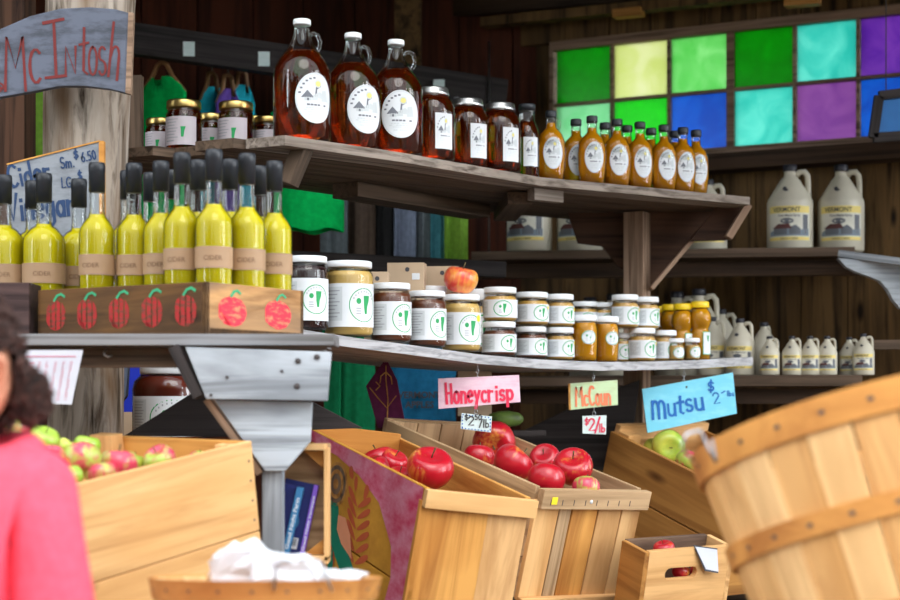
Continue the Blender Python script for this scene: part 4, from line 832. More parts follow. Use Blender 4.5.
# big curved variety sign on the log
Y = 3.60; t = thing('variety_sign', 'large curved blue-grey board hand-lettered McIntosh in dark red', 'sign', loc=P(50, 55, Y)); c = P(50, 55, Y); k = Y/F
top = [(-60, 50), (-30, 42), (0, 29), (30, 16), (60, 8.5), (90, 7), (115, 9), (130, 13)]; bot = [(126, 93), (110, 89), (85, 86), (60, 86), (35, 91), (0, 97), (-30, 112), (-60, 125)]
pl = [((x-50)*k, -(y-55)*k) for x, y in top+bot]; mb = MB(); mb.prism(pl, .022); mb.build('board', 'slate_paint', t, bevel=.002)
mb = MB(); q = [((x-50)*k, -(y-55)*k) for x, y in ((128.5, 12), (133.5, 13), (130.5, 94), (125.5, 93))]; mb.prism(q, .02); mb.build('edge_strip', 'post_wood', t, Matrix.Translation((0, -.002, 0)))
letter(t, c, [('M', 5, 91, 54, 22, 2.6, .02), ('c', 29, 83, 62, 14, 2.8, .03), ('I', 46, 78, 56, 20, 3.0, .06), ('N', 64.5, 75, 28, 14, 2.6, .02), ('t', 79, 75, 52, 10, 2.4, .0), ('o', 88, 75, 50, 10, 2.2, 0), ('s', 98, 75, 50, 9, 2.2, 0), ('h', 107, 76, 54, 12, 2.4, -.1)], Y, 'lettering_red')
letter(t, c, [('$1.50', -14, 66, 20, 24, 1.6, .9), ('lb', 0, 92, 12, 8, 2, .9)], Y, 'lettering_red', 'price_lettering')
# vinegar sign
Y = 3.62
t, c = sign('vinegar_sign', 'tilted pale grey sign behind the bottles, hand-lettered Cider Vinegar in blue', [(7, 165), (100, 141.5), (102, 344), (8, 344)], Y, .014, 'white_paint')
mb = MB(); kk = Y/F
for a, b_, w_ in (((7, 164.5), (100, 141), .0032), ((101.5, 141), (103, 343), .011)):
    p, q = P(*a, Y), P(*b_, Y); mb2 = 0; d = (q-p).normalized(); nrm = Vector((-d.z, 0, d.x))*w_/2
    vs = [p+nrm, q+nrm, q-nrm, p-nrm]; o_ = len(mb.v); mb.add([(v.x-c.x, -.003, v.z-c.z) for v in vs]+[(v.x-c.x, .0155, v.z-c.z) for v in vs], [(0, 1, 2, 3), (4, 7, 6, 5), (0, 4, 5, 1), (1, 5, 6, 2), (2, 6, 7, 3), (3, 7, 4, 0)])
mb.build('bare_edge', 'crate_orange', t)
letter(t, c, [('Cider', 10, 188, 22, 42, 3.0, .2), ('Vinegar', 9, 221, 26, 66, 3.6, .10), ('Sm.', 61, 168.5, 11, 14, 1.5, .12), ('$', 74, 159, 9, 5, 1.6, .1), ('6.50', 82, 162, 9, 15, 1.5, .2), ('LG.', 62, 188, 10, 13, 1.5, .1), ('$', 78, 180, 9, 5, 1.6, .1)], Y, 'lettering_navy')
def hook(t, c, px, py0, py1, Y, n=2, off=0):
    mb = MB(); a, b_ = P(px, py0, Y)-c, P(px, py1, Y)-c; L_ = (a-b_).length; r_ = .0045
    mb.tube([a, a+Vector((0, 0, -.004))], .0012, 6)
    m = max(2, int(L_/.009))
    for i in range(m):
        z0 = a.z-L_*(i+.5)/m; rr = L_/m*.62; pts = [Vector((a.x+(rr*.55*math.cos(q*PI/5) if i % 2 else 0), (0 if i % 2 else rr*.55*math.cos(q*PI/5)), z0+rr*math.sin(q*PI/5))) for q in range(10)]; mb.tube(pts, .0009, 6, closed=True)
    for q in range(1): pts = [Vector((a.x+.004*math.cos(j*PI/5), off, b_.z-.002+.004*math.sin(j*PI/5))) for j in range(10)]; mb.tube(pts, .0009, 6, closed=True)
    mb.build('chain_hook', 'steel_wire', t)
Y = interp(LYs, 477)+.025
t, c = sign('honeycrisp_sign', 'pink board hand-lettered Honeycrisp hanging from the lower shelf', [(438, 378.5), (519, 375), (520.5, 402), (438.5, 409)], Y, .012, 'pink_paint')
letter(t, c, [('Honeycr', 446, 403.5, 20, 47, 2.7, .045), ('isp', 495.5, 400.5, 18, 18, 2.7, .045)], Y, 'lettering_crimson'); hook(t, c, 477.5, 365.5, 377, Y, off=.006)
t, c = sign('price_tag', 'small blue-dotted tag reading $2.50/lb below the pink sign', [(461.5, 413), (492, 416.5), (491, 432.5), (460.5, 429)], Y, .008, 'pale_paint')
letter(t, c, [('$', 464.5, 420, 6, 4, 1.0, 0), ('2', 468, 425, 9, 6, 1.3, -.05), ('50', 474.5, 419.5, 5, 7, 1.0, -.05), ('/lb', 479, 427, 8, 10, 1.1, -.05)], Y, 'lettering_dark')
mb = MB(); 
for q in range(9):
    for (px, py) in ((463+3.2*q, 414.6+.36*q), (462.4+3.2*q, 428.2+.36*q)): v = P(px, py, Y); mb.box((v.x-c.x, -.0008, v.z-c.z), (.0032, .001, .003))
for q in range(4):
    for px in (462.3, 490.3): v = P(px, 417+3.4*q+(2.5 if px > 480 else 0), Y); mb.box((v.x-c.x, -.0008, v.z-c.z), (.003, .001, .004))
mb.build('dotted_border', 'lettering_blue', t); hook(t, c, 476, 405, 414.5, Y, off=.004)
Y = interp(LYs, 594)+.025
t, c = sign('mccoun_sign', 'small light green board hand-lettered McCoun in orange', [(569.5, 383.5), (617.5, 380), (618, 405), (570, 410)], Y, .012, 'mint_paint')
letter(t, c, [('McCoun', 576, 406, 19, 35, 2.2, .05)], Y, 'lettering_orange'); hook(t, c, 593.5, 372.5, 382, Y, off=.006)
mb = MB(); v = [P(x, y, Y) for x, y in ((568.3, 383.8), (570.3, 383.5), (570.8, 409.9), (569, 409.6))]; mb.prism([(q.x-c.x, q.z-c.z) for q in v], .012); mb.build('bare_edge', 'crate_orange', t, Matrix.Translation((0, -.001, 0)))
t, c = sign('price_tag', 'small pale tag reading $2/lb in red below the green sign', [(582.5, 416), (606.5, 415.3), (606, 434.5), (582.5, 433.5)], Y, .008, 'pale_paint')
letter(t, c, [('$', 584.5, 425, 7, 4.5, 1.1, 0), ('2', 588.5, 430.5, 12, 6.5, 1.7, 0), ('/', 594.5, 432, 15, 5, 1.6, -.05), ('lb', 599, 432, 8, 6, 1.4, 0)], Y, 'lettering_crimson'); hook(t, c, 594, 407, 416, Y, off=.004)
Y = interp(LYs, 684)+.02
t, c = sign('mutsu_sign', 'tilted bright blue board hand-lettered Mutsu at the right', [(642, 389), (733, 372.5), (737, 413.5), (647.5, 433)], Y, .012, 'sky_paint')
letter(t, c, [('m', 652, 419, 32, 15, 2.8, .08), ('u', 668, 416, 21, 9, 2.6, .08), ('t', 677.5, 414, 19, 7, 2.6, .08), ('su', 686, 411.5, 21, 19, 2.6, .12), ('$', 707.5, 391.5, 11, 7, 1.8, 0), ('2', 713.5, 404, 11, 7, 1.4, .15), ('-', 722, 396, 6, 5, 1.2, .4), ('lbs', 727, 396, 5, 7, .9, .05)], Y, 'lettering_blue'); hook(t, c, 684, 369, 380, Y, off=.006)
mb = MB(); v = P(686.5, 387, Y)-c; mb.box((v.x, -.0005, v.z), (.005, .001, .006)); mb.build('screw_hole', 'ink_dark', t)
# printed sheet taped to the counter
Y = 2.945; q = [(15, 350), (83, 350), (71.5, 404.5), (4, 402)]; v = [P(x, y, Y) for x, y in q]; c = sum(v, Vector())/4
t = thing('price_sheet', 'white printed price sheet with pink columns hanging from the counter edge', 'paper', loc=c); mb = MB(); mb.prism([(p.x-c.x, p.z-c.z) for p in v], .0012); mb.build('sheet', 'paper_white', t)
mb = MB(); random.seed(3); k = Y/F
for i in range(22):
    v = P(20+2.6*i, 356.5, Y)-c; mb.box((v.x, -.0006, v.z), (.0036, .0008, .0022))
for cx in (40, 47.5, 56, 64, 71.5):
    for r_ in range(24):
        py = 362+1.65*r_; px = cx-(py-362)*.16
        for qq in range(2 if random.random() < .8 else 1): v = P(px-.9+1.7*qq, py, Y)-c; mb.box((v.x, -.0006, v.z), (.0011+.001*random.random(), .0008, .0012))
for r_ in range(14):
    py = 363+2.6*r_; px = 30-(py-362)*.16; v = P(px, py, Y)-c; mb.box((v.x, -.0006, v.z), (.02*random.uniform(.6, 1), .0008, .0016))
mb.build('printing', 'pink_print', t)

# ================================================================ THINGS BEHIND: rails, shirts
t = thing('clothes_rail', 'dark rail with small white price tags carrying the hanging shirts', 'rail')
board('rail_board', P(60, 29, 5.30), P(300, 63, 5.55), .05, .105, 'dark_wood', t)
for px, py in ((189, 49), (264, 59)):
    v = P(px, py, 5.31); mb = MB(); rbox(mb, -.019, .019, -.002, 0, -.024, .024); mb.build('price_tag', 'pale_paint', t, Matrix.Translation(v) @ Matrix.Rotation(.1, 4, 'Z'))
t = tag(board('wall_rail', P(300, 66, 5.75), P(505, 98, 5.95), .05, .13, 'dark_wood'), 'dark horizontal rail high on the wall behind the mason jars', 'rail')
t = tag(board('lower_rail', P(268, 258, 5.0), P(505, 270, 5.1), .05, .05, 'dark_wood'), 'dark lower rail behind the kraft cartons', 'rail')
mb = MB(); mb.tube([P(489, 42, 5.9), P(489, 255, 5.9)], .004, 6); tag(mb.build('hanging_wire', 'steel_wire'), 'thin vertical metal wire on the wall left of the stained glass', 'wire')
mb = MB(); rbox(mb, -.02, .02, 0, .03, -.016, .016); tag(mb.build('mint_tag', 'pale_paint', None, Matrix.Translation(P(439, 84, 5.83))), 'small mint tag on the dark rail above the jar lids', 'tag')
def shirt(px0, px1, py0, py1, Y, mat, label, group=None, hanger=True, yaw=0, neck=True, thk=.05):
    """a T-shirt hanging from its shoulders, with folds; px/py give its width and its shoulder and hem heights"""
    a, b_ = P(px0, py0, Y), P(px1, py1, Y); W_, H_ = b_.x-a.x, a.z-b_.z; c = Vector(((a.x+b_.x)/2, Y, a.z)); t = thing('t_shirt', label, 'shirt', group, loc=c); t.rotation_euler = (0, 0, yaw)
    nu, nv = 36, 20; mb = MB(); seed = px0*.37+py0
    for side in (-1, 1):
        vs = []
        for j in range(nv+1):
            v = j/nv; z = -H_*v
            hw = W_/2*(.62+.38*min(1, v*5)) if v < .3 else W_/2*(.86 if v > .34 else 1)
            if v < .12: hw = W_/2*(.40+.60*(v/.12)**.7)
            for i in range(nu+1):
                u = -1+2*i/nu; x = u*hw; fold = .6*math.sin(u*5+seed+v*1.3)+.22*math.sin(u*11+seed*2+v*2)
                y = side*thk*(1-u*u)**.5*.5+fold*.012*(.3+v)
                dz = (-.03 if neck and abs(u) < .28 and v < .05 else 0)*(1 if side < 0 else .3)
                vs.append((x, y, z+dz+.006*math.sin(u*6+seed)*(v > .95)))
        mb.add(vs, [(j*(nu+1)+i, j*(nu+1)+i+1, (j+1)*(nu+1)+i+1, (j+1)*(nu+1)+i) for j in range(nv) for i in range(nu)], 0, True)
    o = mb.build('cloth_body', mat, t, fix=False)
    if hanger:
        mb = MB(); mb.tube([(-W_*.42, 0, -.055), (-W_*.2, 0, .0), (-.02, 0, .045), (0, 0, .055), (.02, 0, .045), (W_*.2, 0, 0), (W_*.42, 0, -.055)], .008, 8); mb.build('wooden_hanger', 'wood_hanger', t)
        mb = MB(); mb.tube([(0, 0, .05), (0, 0, .075), (.012, 0, .088), (.006, 0, .102), (-.008, 0, .098)], .0022, 6); mb.build('hanger_hook', 'steel_wire', t)
    return t
shirt(128, 196, 78, 250, 5.45, 'cloth_green', 'bright green shirt on a wooden hanger left of the gold-lidded jars', yaw=-.5)
gA = 'shirts hanging close together on the upper rail'
shirt(192, 232, 88, 240, 5.62, 'cloth_cyan', 'cyan shirt shoulder above the jar lids', gA, yaw=1.0); shirt(208, 248, 90, 240, 5.58, 'cloth_purple', 'purple shirt between the cyan ones', gA, yaw=1.0); shirt(222, 262, 86, 240, 5.66, 'cloth_cyan', 'second cyan shirt, right of the purple shirt', gA, yaw=1.0)
shirt(8, 62, 60, 400, 5.3, 'cloth_olive', 'dark green shirt in shadow behind the variety sign', yaw=.6)
shirt(268, 350, 100, 231, 4.85, 'cloth_green', 'bright green shirt whose hem shows below the upper shelf', thk=.12)
gB = 'shirts hanging in a row behind the cartons'
for i, (a, b_, m_, l) in enumerate(((318, 350, 'cloth_grey', 'charcoal shirt, first of the shadowed row below the upper shelf'), (345, 378, 'cloth_brown', 'dark brown shirt in the shadowed row'), (372, 400, 'cloth_black', 'almost black shirt in the shadowed row'), (392, 418, 'cloth_slate', 'slate blue shirt in the row behind the cartons'), (408, 432, 'cloth_grey', 'grey shirt between slate and teal ones'), (420, 446, 'cloth_teal', 'teal shirt in the row behind the apple'), (442, 470, 'cloth_olive', 'olive green shirt at the right end of the row'))):
    shirt(a, b_, 128, 264+(i % 2)*2, 5.28+.03*(i % 3), m_, l, gB, thk=.06)
gC = 'shirts hanging under the lower shelf'
shirt(322, 352, 300, 436, 5.0, 'cloth_forest', 'green shirt under the lower shelf nearest the grey bracket', gC, thk=.12, yaw=.2); shirt(338, 378, 298, 436, 4.98, 'cloth_forest', 'green shirt with faint dark print under the lower shelf', gC, thk=.12)
tb = shirt(376, 462, 296, 424, 5.02, 'cloth_blue', 'blue shirt with faint dark print under the lower shelf behind the pink sign', gC, thk=.14)
mb = MB(); v = P(413, 398, 4.93)-tb.location
for s_, dz in (('VERMONT', 0), ('APPLES', -.03)): mb_ = MB(); vv, ff = text_mesh(s_, .03); mb.add([(v.x+.02+x*.028, -.085, v.z+dz+y*.028) for x, y, z_ in vv], ff, 0)
mb.build('shirt_print', 'ink_dark', tb)
t = gus('cotton_bandana', [(386, 358), (397, 380), (406, 428), (378, 428), (366, 386)], 4.33, .012, 'cloth_plum'); tag(t, 'plum cloth with a gold flower line drawing pointing up under the shelf', 'cloth')
mb = MB(); c = P(386, 358, 4.33)
for ln in ([(386, 366), (386, 380), (388, 400), (387, 426)], [(386, 372), (381, 376), (380, 383)], [(386, 372), (391, 377), (392, 384)], [(370, 388), (378, 398), (387, 408), (396, 396)], [(376, 382), (380, 386), (376, 390)]):
    ribbon(mb, [Vector((P(x, y, 4.33).x-c.x, P(x, y, 4.33).z-c.z)) for x, y in ln], .003, -.001, 0)
mb.build('flower_drawing', 'crate_brown', t)
mb = MB(); rbox(mb, 0, .10, 0, .04, -.16, 0); t = mb.build('small_box', 'kraft_board', None, Matrix.Translation(P(458, 362, 4.75))); tag(t, 'small tan box just above the pink sign under the shelf', 'box')
# big jar under the counter with blue cloth beside
def bigjar():
    t = thing('large_jar', 'very large brown jar with white lid half hidden under the counter', 'jar', loc=Vector((P(170, 0, 3.95).x, 3.95, 0)))
    z0 = EYE+(HZ-440)*3.95/F; t.location.z = z0; r = .092
    mb = MB(); mb.lathe([(0, 0), (r*.9, 0), (r, .012), (r, .125), (r*.95, .145), (r*.8, .158), (r*.76, .163)], 40, cap=False); mb.build('glass_body', 'clear_glass', t)
    mb = MB(); mb.lathe([(0, .004), (r*.88, .004), (r-.003, .014), (r-.003, .125), (r*.92, .144), (r*.77, .157), (0, .16)], 40, cap=False); mb.build('contents', 'apple_butter', t)
    mb = MB(); mb.lathe([(0, .162), (r*.78, .162), (r*.80, .165), (r*.80, .185), (r*.76, .188), (0, .188)], 36, cap=False); mb.build('lid', 'white_lid', t)
    W = Wrap(r); mb = MB(); lab_rect(mb, W, -.10, .11, -.0+.01, .108, 0, .0006, 24); lab_rect(mb, W, -.092, -.045, .02, .10, 3, .001, 8)
    for k in range(10): lab_rect(mb, W, -.089, -.052-.003*(k % 3), .095-.007*k, .093-.007*k, 2, .0014, 6)
    orchard_mark(mb, W, .02, .055, .055, .045, t=.003); mb.build('paper_label', LABM, t); return t
bigjar()
mb = MB(); rbox(mb, -1.9, .2, 0, .5, -.04, 0); o = mb.build('inner_shelf', 'crate_brown', None, Matrix.Translation(Vector((0, 3.72, EYE-40*3.95/F-.001)))); tag(o, 'brown inner shelf under the counter carrying the very large jar', 'shelf')
o.location.x = -.75; o.scale.x = .45
t = gus('blue_bag', [(128, 367), (140, 367), (142, 414), (112, 414)], 4.15, .12, 'blue_cloth'); tag(t, 'deep blue bag between the log post and the very large jar', 'bag')
t = gus('grey_cushion', [(112, 362), (128, 362), (126, 396), (112, 414)], 4.02, .03, 'cloth_slate'); tag(t, 'dark grey panel edge just right of the log under the counter', 'panel')

# ================================================================ CRATES
def Rm(y, p, r): return Matrix.Rotation(y, 4, 'Z') @ Matrix.Rotation(p, 4, 'X') @ Matrix.Rotation(r, 4, 'Y')
def far(M, k): E0 = Vector((0, 0, EYE)); return Matrix.Translation(E0) @ Matrix.Scale(k, 4) @ Matrix.Translation(-E0) @ M
def scaled(o, s): return Vector((o[0]*s, o[1]*s, EYE+(o[2]-EYE)*s))
def crate_frame(o, ypr, s): M = Rm(*[math.radians(a) for a in ypr]); M.translation = scaled(o, s); return M
def pn(name, p0, p1, wid, thk, up, mat, par): return board(name, p0, p1, wid, thk, mat, par, up)
def nails(par, pts, r=.0022, ax='y', mat='nail_metal'):
    mb = MB()
    for (x, y, z) in pts:
        n = 8
        if ax == 'y': vs = [(x+r*math.cos(2*PI*i/n), y-.0006, z+r*math.sin(2*PI*i/n)) for i in range(n)]
        else: vs = [(x+.0006, y+r*math.cos(2*PI*i/n), z+r*math.sin(2*PI*i/n)) for i in range(n)]
        mb.add(vs, [tuple(range(n))])
    return mb.build('nail_heads', mat, par, fix=False)
# --- crate with painted side (C2)
s = 1.04; M2 = crate_frame((-.041, 2.596, .908), (24.3, 8.8, 6.7), s); w_, l_, h_ = .202*s, .575*s, .30
c2 = thing('apple_crate', 'honey-coloured apple crate with a hand-painted bird and crimson border on its side', 'crate', M=far(M2, 1.225))
th = .011
pn('front_slat', (w_*.30, th/2, -.022), (w_*.30, th/2, -h_), w_*.62, th, (0, -1, 0), 'crate_orange', c2); pn('front_slat', (w_*.79, th/2, -.022), (w_*.79, th/2, -h_), w_*.365, th, (0, -1, 0), 'crate_tan', c2)
pn('front_rail', (-.0, -.007, -.017), (w_+.004, -.007, -.017), .032, .014, (0, -1, 0), 'crate_pale', c2)
for z0, z1 in ((0, -.175), (-.178, -h_)):
    mb = MB(); rbox(mb, 0, l_-th, -th, 0, z1, z0); Ml = Matrix(((0, 1, 0, -.0), (1, 0, 0, th), (0, 0, 1, 0), (0, 0, 0, 1)))
    # painted side: ochre ground
    M_, _ = frame(Vector((0, l_, (z0+z1)/2)), Vector((0, 0, (z0+z1)/2)), (-1, 0, 0)); mb = MB(); mb.box((l_/2, 0, -th/2), (l_, abs(z1-z0), th)); side = mb.build('painted_side', 'ochre_paint', c2, M_, bevel=.001)
pn('side_panel', (w_-th/2, th, -.095), (w_-th/2, l_, -.095), .19, th, (1, 0, 0), 'crate_orange', c2); pn('side_panel', (w_-th/2, th, -.245), (w_-th/2, l_, -.245), .10, th, (1, 0, 0), 'crate_orange', c2)
pn('back_panel', (th, l_-th/2, -.08), (w_-th, l_-th/2, -.08), .18, th, (0, 1, 0), 'crate_orange', c2); pn('back_rail', (-.0, l_+.006, -.012), (w_, l_+.006, -.012), .025, .012, (0, 1, 0), 'crate_pale', c2)
pn('false_bottom', (w_/2, th, -.17), (w_/2, l_-th, -.17), w_-2*th, .008, (0, 0, 1), 'crate_brown', c2)
# painting on the left side (x = 0 plane): coordinates (y back, z)
def side_poly(mb, pts, m, lift=.0008): mb.add([(-lift, y, z) for y, z in pts], [tuple(range(len(pts)))], m)
mb = MB()
def band(pts_o, pts_i, m):
    for i in range(len(pts_o)-1): side_poly(mb, [pts_o[i], pts_o[i+1], pts_i[i+1], pts_i[i]], m)
out = [(l_, -.001), (.40, -.001), (.25, -.001), (.12, -.001), (.001, -.001), (.001, -.10), (.001, -.20), (.001, -.30)]
inn = [(l_, -.022), (.42, -.024), (.29, -.038), (.18, -.065), (.095, -.125), (.075, -.175), (.085, -.23), (.11, -.30)]
band(out, inn, 0)
c2p = mb.build('painted_border', ['magenta_paint'], c2, fix=False)
mb = MB()
def leaf(cy, cz, L_, W_, ang, m):
    n = 10; pts = []
    for i in range(2*n): a = PI*i/n; x = math.cos(a)*L_/2; y = math.sin(a)*W_/2*(1-.3*math.cos(a)); pts.append((cy-(x*math.cos(ang)-y*math.sin(ang)), cz+x*math.sin(ang)+y*math.cos(ang)))
    side_poly(mb, pts, m, .0012)
for k in range(6): leaf(.305-.006*k, -.080-.020*k, .062, .013, -.45, 0); leaf(.245-.006*k, -.080-.020*k, .062, .013, -2.7, 0)
leaf(.30, -.055, .028, .016, -1.2, 0); leaf(.245, -.06, .03, .02, -1.9, 0); leaf(.33, -.04, .03, .018, -.6, 0)
for k in range(3): leaf(.39-.02*k, -.185-.012*k, .03, .009, -1.0, 0)
side_poly(mb, [(-.02+y*1.0+(y-.33)*1.5, z) for y, z in ((.375, -.10), (.362, -.098), (.352, -.115), (.345, -.15), (.318, -.185), (.295, -.215), (.275, -.255), (.285, -.262), (.305, -.25), (.335, -.215), (.362, -.18), (.385, -.14), (.39, -.115))], 1, .0012)
side_poly(mb, [(-.02+y*1.0+(y-.33)*1.5, z) for y, z in ((.35, -.128), (.335, -.125), (.32, -.15), (.31, -.19), (.335, -.175), (.348, -.155))], 2, .0016)
leaf(.36, -.225, .06, .026, -1.4, 1); leaf(.405, -.205, .055, .024, -1.8, 1)
mb.build('bird_painting', ['leaf_red', 'bird_teal', 'bird_pink'], c2, fix=False)
mb = MB(); v = []
for rr, mm, lf in ((.042, 0, .0012), (.036, 1, .0016), (.028, 0, .002), (.020, 1, .0024), (.010, 0, .0028)):
    mb.add([(-lf, .395+rr*1.35*math.cos(2*PI*i/20), -.075+rr*math.sin(2*PI*i/20)) for i in range(20)], [tuple(range(20))], mm)
mb.build('wood_knot', ['crate_brown', 'crate_old'], c2, fix=False)
# --- slatted crate (C3)
s = 1.06; M3 = crate_frame((.16, 2.849, .894), (37.9, 13.9, 2.9), s); w_, l_, h_ = .266*s, .48*s, .212*s
c3 = thing('apple_crate', 'weathered slatted apple crate full of red apples under the pink sign', 'crate', M=far(M3, 1.25))
xs_ = [0, .062, .095, .165, .23, w_]
for i in range(5): pn('front_slat', ((xs_[i]+xs_[i+1])/2, th/2, -.025), ((xs_[i]+xs_[i+1])/2, th/2, -h_), xs_[i+1]-xs_[i]-.003, th, (0, -1, 0), ['crate_pale', 'crate_weathered', 'crate_orange', 'crate_tan', 'crate_tan'][i], c3)
rl = pn('front_rail', (-.001, -.008, -.019), (w_+.004, -.008, -.019), .038, .016, (0, -1, 0), 'crate_weathered', c3); pn('bottom_rail', (-.001, -.008, -h_-.005), (w_-.004, -.008, -h_-.005), .026, .016, (0, -1, 0), 'crate_pale', c3)
mb = MB(); 
for k in range(8): rbox(mb, .02+.03*k, .0215+.03*k, -.0166, -.016, -.030, -.019)
mb.build('staple_marks', 'nail_metal', c3); mb = MB(); rbox(mb, .022, .036, -.0172, -.016, -.028, -.014); mb.build('yellow_sticker', 'sticker_yellow', c3); mb = MB(); mb.lathe([(0, 0), (.004, 0), (.004, .001), (0, .001)], 10, cap=False); mb.build('white_tack', 'white_lid', c3, Matrix.Translation((.125, -.0162, -.022)) @ Matrix.Rotation(PI/2, 4, 'X'))
for x in (th/2, w_-th/2): pn('side_panel', (x, th, -.07), (x, l_, -.07), .14, th, (1, 0, 0), 'crate_weathered', c3); pn('side_panel', (x, th, -.182), (x, l_, -.182), .08, th, (1, 0, 0), 'crate_weathered', c3)
for k in range(4): x = th+(w_-2*th)*(k+.5)/4; pn('back_slat', (x, l_-th/2, -.0), (x, l_-th/2, -h_), (w_-2*th)/4-.003, th, (0, 1, 0), 'crate_weathered', c3)
pn('back_rail', (0, l_+.006, -.012), (w_, l_+.006, -.012), .03, .012, (0, 1, 0), 'crate_weathered', c3)
pn('false_bottom', (w_/2, th, -.13), (w_/2, l_-th, -.13), w_-2*th, .008, (0, 0, 1), 'crate_brown', c3)
# --- big pale crate (C1)
s = .88; M1 = crate_frame((-.682, 2.897, .896), (53.9, .9, -8.6), s); w_, l_, h_ = .472*s, .444*s, .27
c1 = thing('apple_crate', 'broad pale pine crate of green and red apples beside the child', 'crate', M=M1)
X_ = -.13
pn('side_panel', (X_, th/2, -.082), (w_, th/2, -.082), .164, th, (0, -1, 0), 'crate_pale', c1); pn('side_panel', (X_, th/2, -.215), (w_, th/2, -.215), .098, th, (0, -1, 0), 'crate_pale', c1)
pn('side_panel', (X_, l_-th/2, -.12), (w_, l_-th/2, -.12), .24, th, (0, -1, 0), 'crate_pale', c1)
pn('end_panel', (w_-.009, th, -.10), (w_-.009, l_-th, -.10), .2, .018, (1, 0, 0), 'crate_orange', c1); pn('end_panel', (X_+.009, th, -.10), (X_+.009, l_-th, -.10), .2, .018, (1, 0, 0), 'crate_orange', c1)
pn('corner_block', (w_-.034, l_-.045, .008), (w_-.034, l_-.045, -.2), .060, .030, (1, 0, 0), 'crate_pale', c1); pn('corner_block', (w_-.030, .035, -.002), (w_-.030, .035, -.2), .036, .022, (1, 0, 0), 'crate_pale', c1)
nails(c1, [(w_-.012, 0, -.035-.036*k) for k in range(4)], .0026)
pn('false_bottom', (X_+.02, l_/2, -.115), (w_-.02, l_/2, -.115), l_-2*th, .008, (0, 0, 1), 'crate_brown', c1)
# --- crate behind right (C4)
M4 = crate_frame((.629, 3.486, .842), (34.9, 17.4, -.7), 1.0); w_, l_, h_ = .30, .446, .26
c4 = thing('apple_crate', 'brown boarded crate of green-yellow apples under the blue sign', 'crate', M=far(M4, 1.25))
for x, m_ in ((th/2, 'crate_brown'), (w_-th/2, 'crate_brown')): pn('side_panel', (x, 0, -.062), (x, l_, -.062), .124, .012, (1, 0, 0), m_, c4); pn('side_panel', (x, 0, -.192), (x, l_, -.192), .128, .012, (1, 0, 0), m_, c4)
pn('back_panel', (.01, l_-.011, -.03), (w_, l_-.011, -.03), .10, .018, (0, 1, 0), 'crate_pale', c4); pn('corner_block', (.03, l_-.035, .006), (.03, l_-.035, -.2), .04, .04, (0, 1, 0), 'crate_pale', c4)
pn('front_panel', (.01, .009, -.12), (w_-.01, .009, -.12), .24, .018, (0, 1, 0), 'crate_brown', c4); pn('false_bottom', (w_/2, .02, -.11), (w_/2, l_-.02, -.11), w_-.024, .008, (0, 0, 1), 'crate_brown', c4)
nails(c4, [], .002) if 0 else None
# --- small handled crate (C5)
M5 = crate_frame((.413, 3.303, .736), (29.3, 13.5, -.8), 1.0); w_, l_, h_ = .21, .085, .20
c5 = thing('handled_crate', 'low pine crate with a rounded hand hole at the bottom right', 'crate', M=far(M5, 1.15))
hx, hz, hw, hh = .088, -.052, .042, .013
ins = [(hx+hw*.72*sg+ .28*hw*sg*math.cos(0)+0*sg, 0) for sg in (1,)]
def stadium(cx, cz, a, r, n=8): return [(cx+a-r+r*math.cos(t_), cz+r*math.sin(t_)) for t_ in [(-PI/2+PI*i/n) for i in range(n+1)]]+[(cx-a+r+r*math.cos(t_), cz+r*math.sin(t_)) for t_ in [(PI/2+PI*i/n) for i in range(n+1)]]
inner = stadium(hx, hz, hw, hh); n = len(inner); outer = []
for (x, z_) in inner:
    a = math.atan2((z_-hz)*3.0, x-hx); 
    dx, dz_ = math.cos(a), math.sin(a); X0_, X1_, Z0_, Z1_ = 0, w_, -h_, 0
    ts = []
    if dx > 1e-6: ts.append((X1_-hx)/dx)
    if dx < -1e-6: ts.append((X0_-hx)/dx)
    if dz_ > 1e-6: ts.append((Z1_-hz)/dz_)
    if dz_ < -1e-6: ts.append((Z0_-hz)/dz_)
    t_ = min(ts); outer.append([hx+dx*t_, hz+dz_*t_])
for cxn, czn in ((0, 0), (w_, 0), (0, -h_), (w_, -h_)):
    j = min(range(n), key=lambda i: (outer[i][0]-cxn)**2+(outer[i][1]-czn)**2); outer[j] = [cxn, czn]
mb = MB(); vs = [(x, y, z_) for y in (0, .014) for x, z_ in inner+outer]
fs = []
for i in range(n): j = (i+1) % n; fs += [(i, j, n+j, n+i), (2*n+i, 3*n+i, 3*n+j, 2*n+j), (i, 2*n+i, 2*n+j, j), (n+i, n+j, 3*n+j, 3*n+i)]
mb.add(vs, fs); mb.build('front_panel', 'crate_pale', c5)
pn('side_panel', (-.006, 0, -.1), (-.006, l_, -.1), .198, .012, (1, 0, 0), 'crate_brown', c5); pn('side_panel', (w_+.006, 0, -.1), (w_+.006, l_, -.1), .198, .012, (1, 0, 0), 'crate_pale', c5); pn('back_panel', (0, l_, -.1), (w_, l_, -.1), .2, .012, (0, 1, 0), 'crate_old', c5); pn('false_bottom', (w_/2, .015, -.105), (w_/2, l_-.006, -.105), w_, .008, (0, 0, 1), 'crate_old', c5)
v = far(M5, 1.15) @ Vector((.118, -.003, .002)); mb = MB(); mb.prism([(-.004, .004), (.062, -.006), (.066, -.060), (.028, -.052)], .0015); t = mb.build('price_card', 'paper_white', None, Matrix.Translation(v) @ Matrix.Rotation(.5, 4, 'Z')); tag(t, 'tilted white card with dark edge stuck on the handled crate', 'card')
mb = MB(); mb.prism([(-.009, .008), (.064, -.003), (.062, -.010), (.001, .001), (.032, -.052), (.066, -.060), (.066, -.064), (.026, -.056)], .001); mb.build('dark_edge', 'ink_dark', t, Matrix.Translation((0, .0012, 0)))
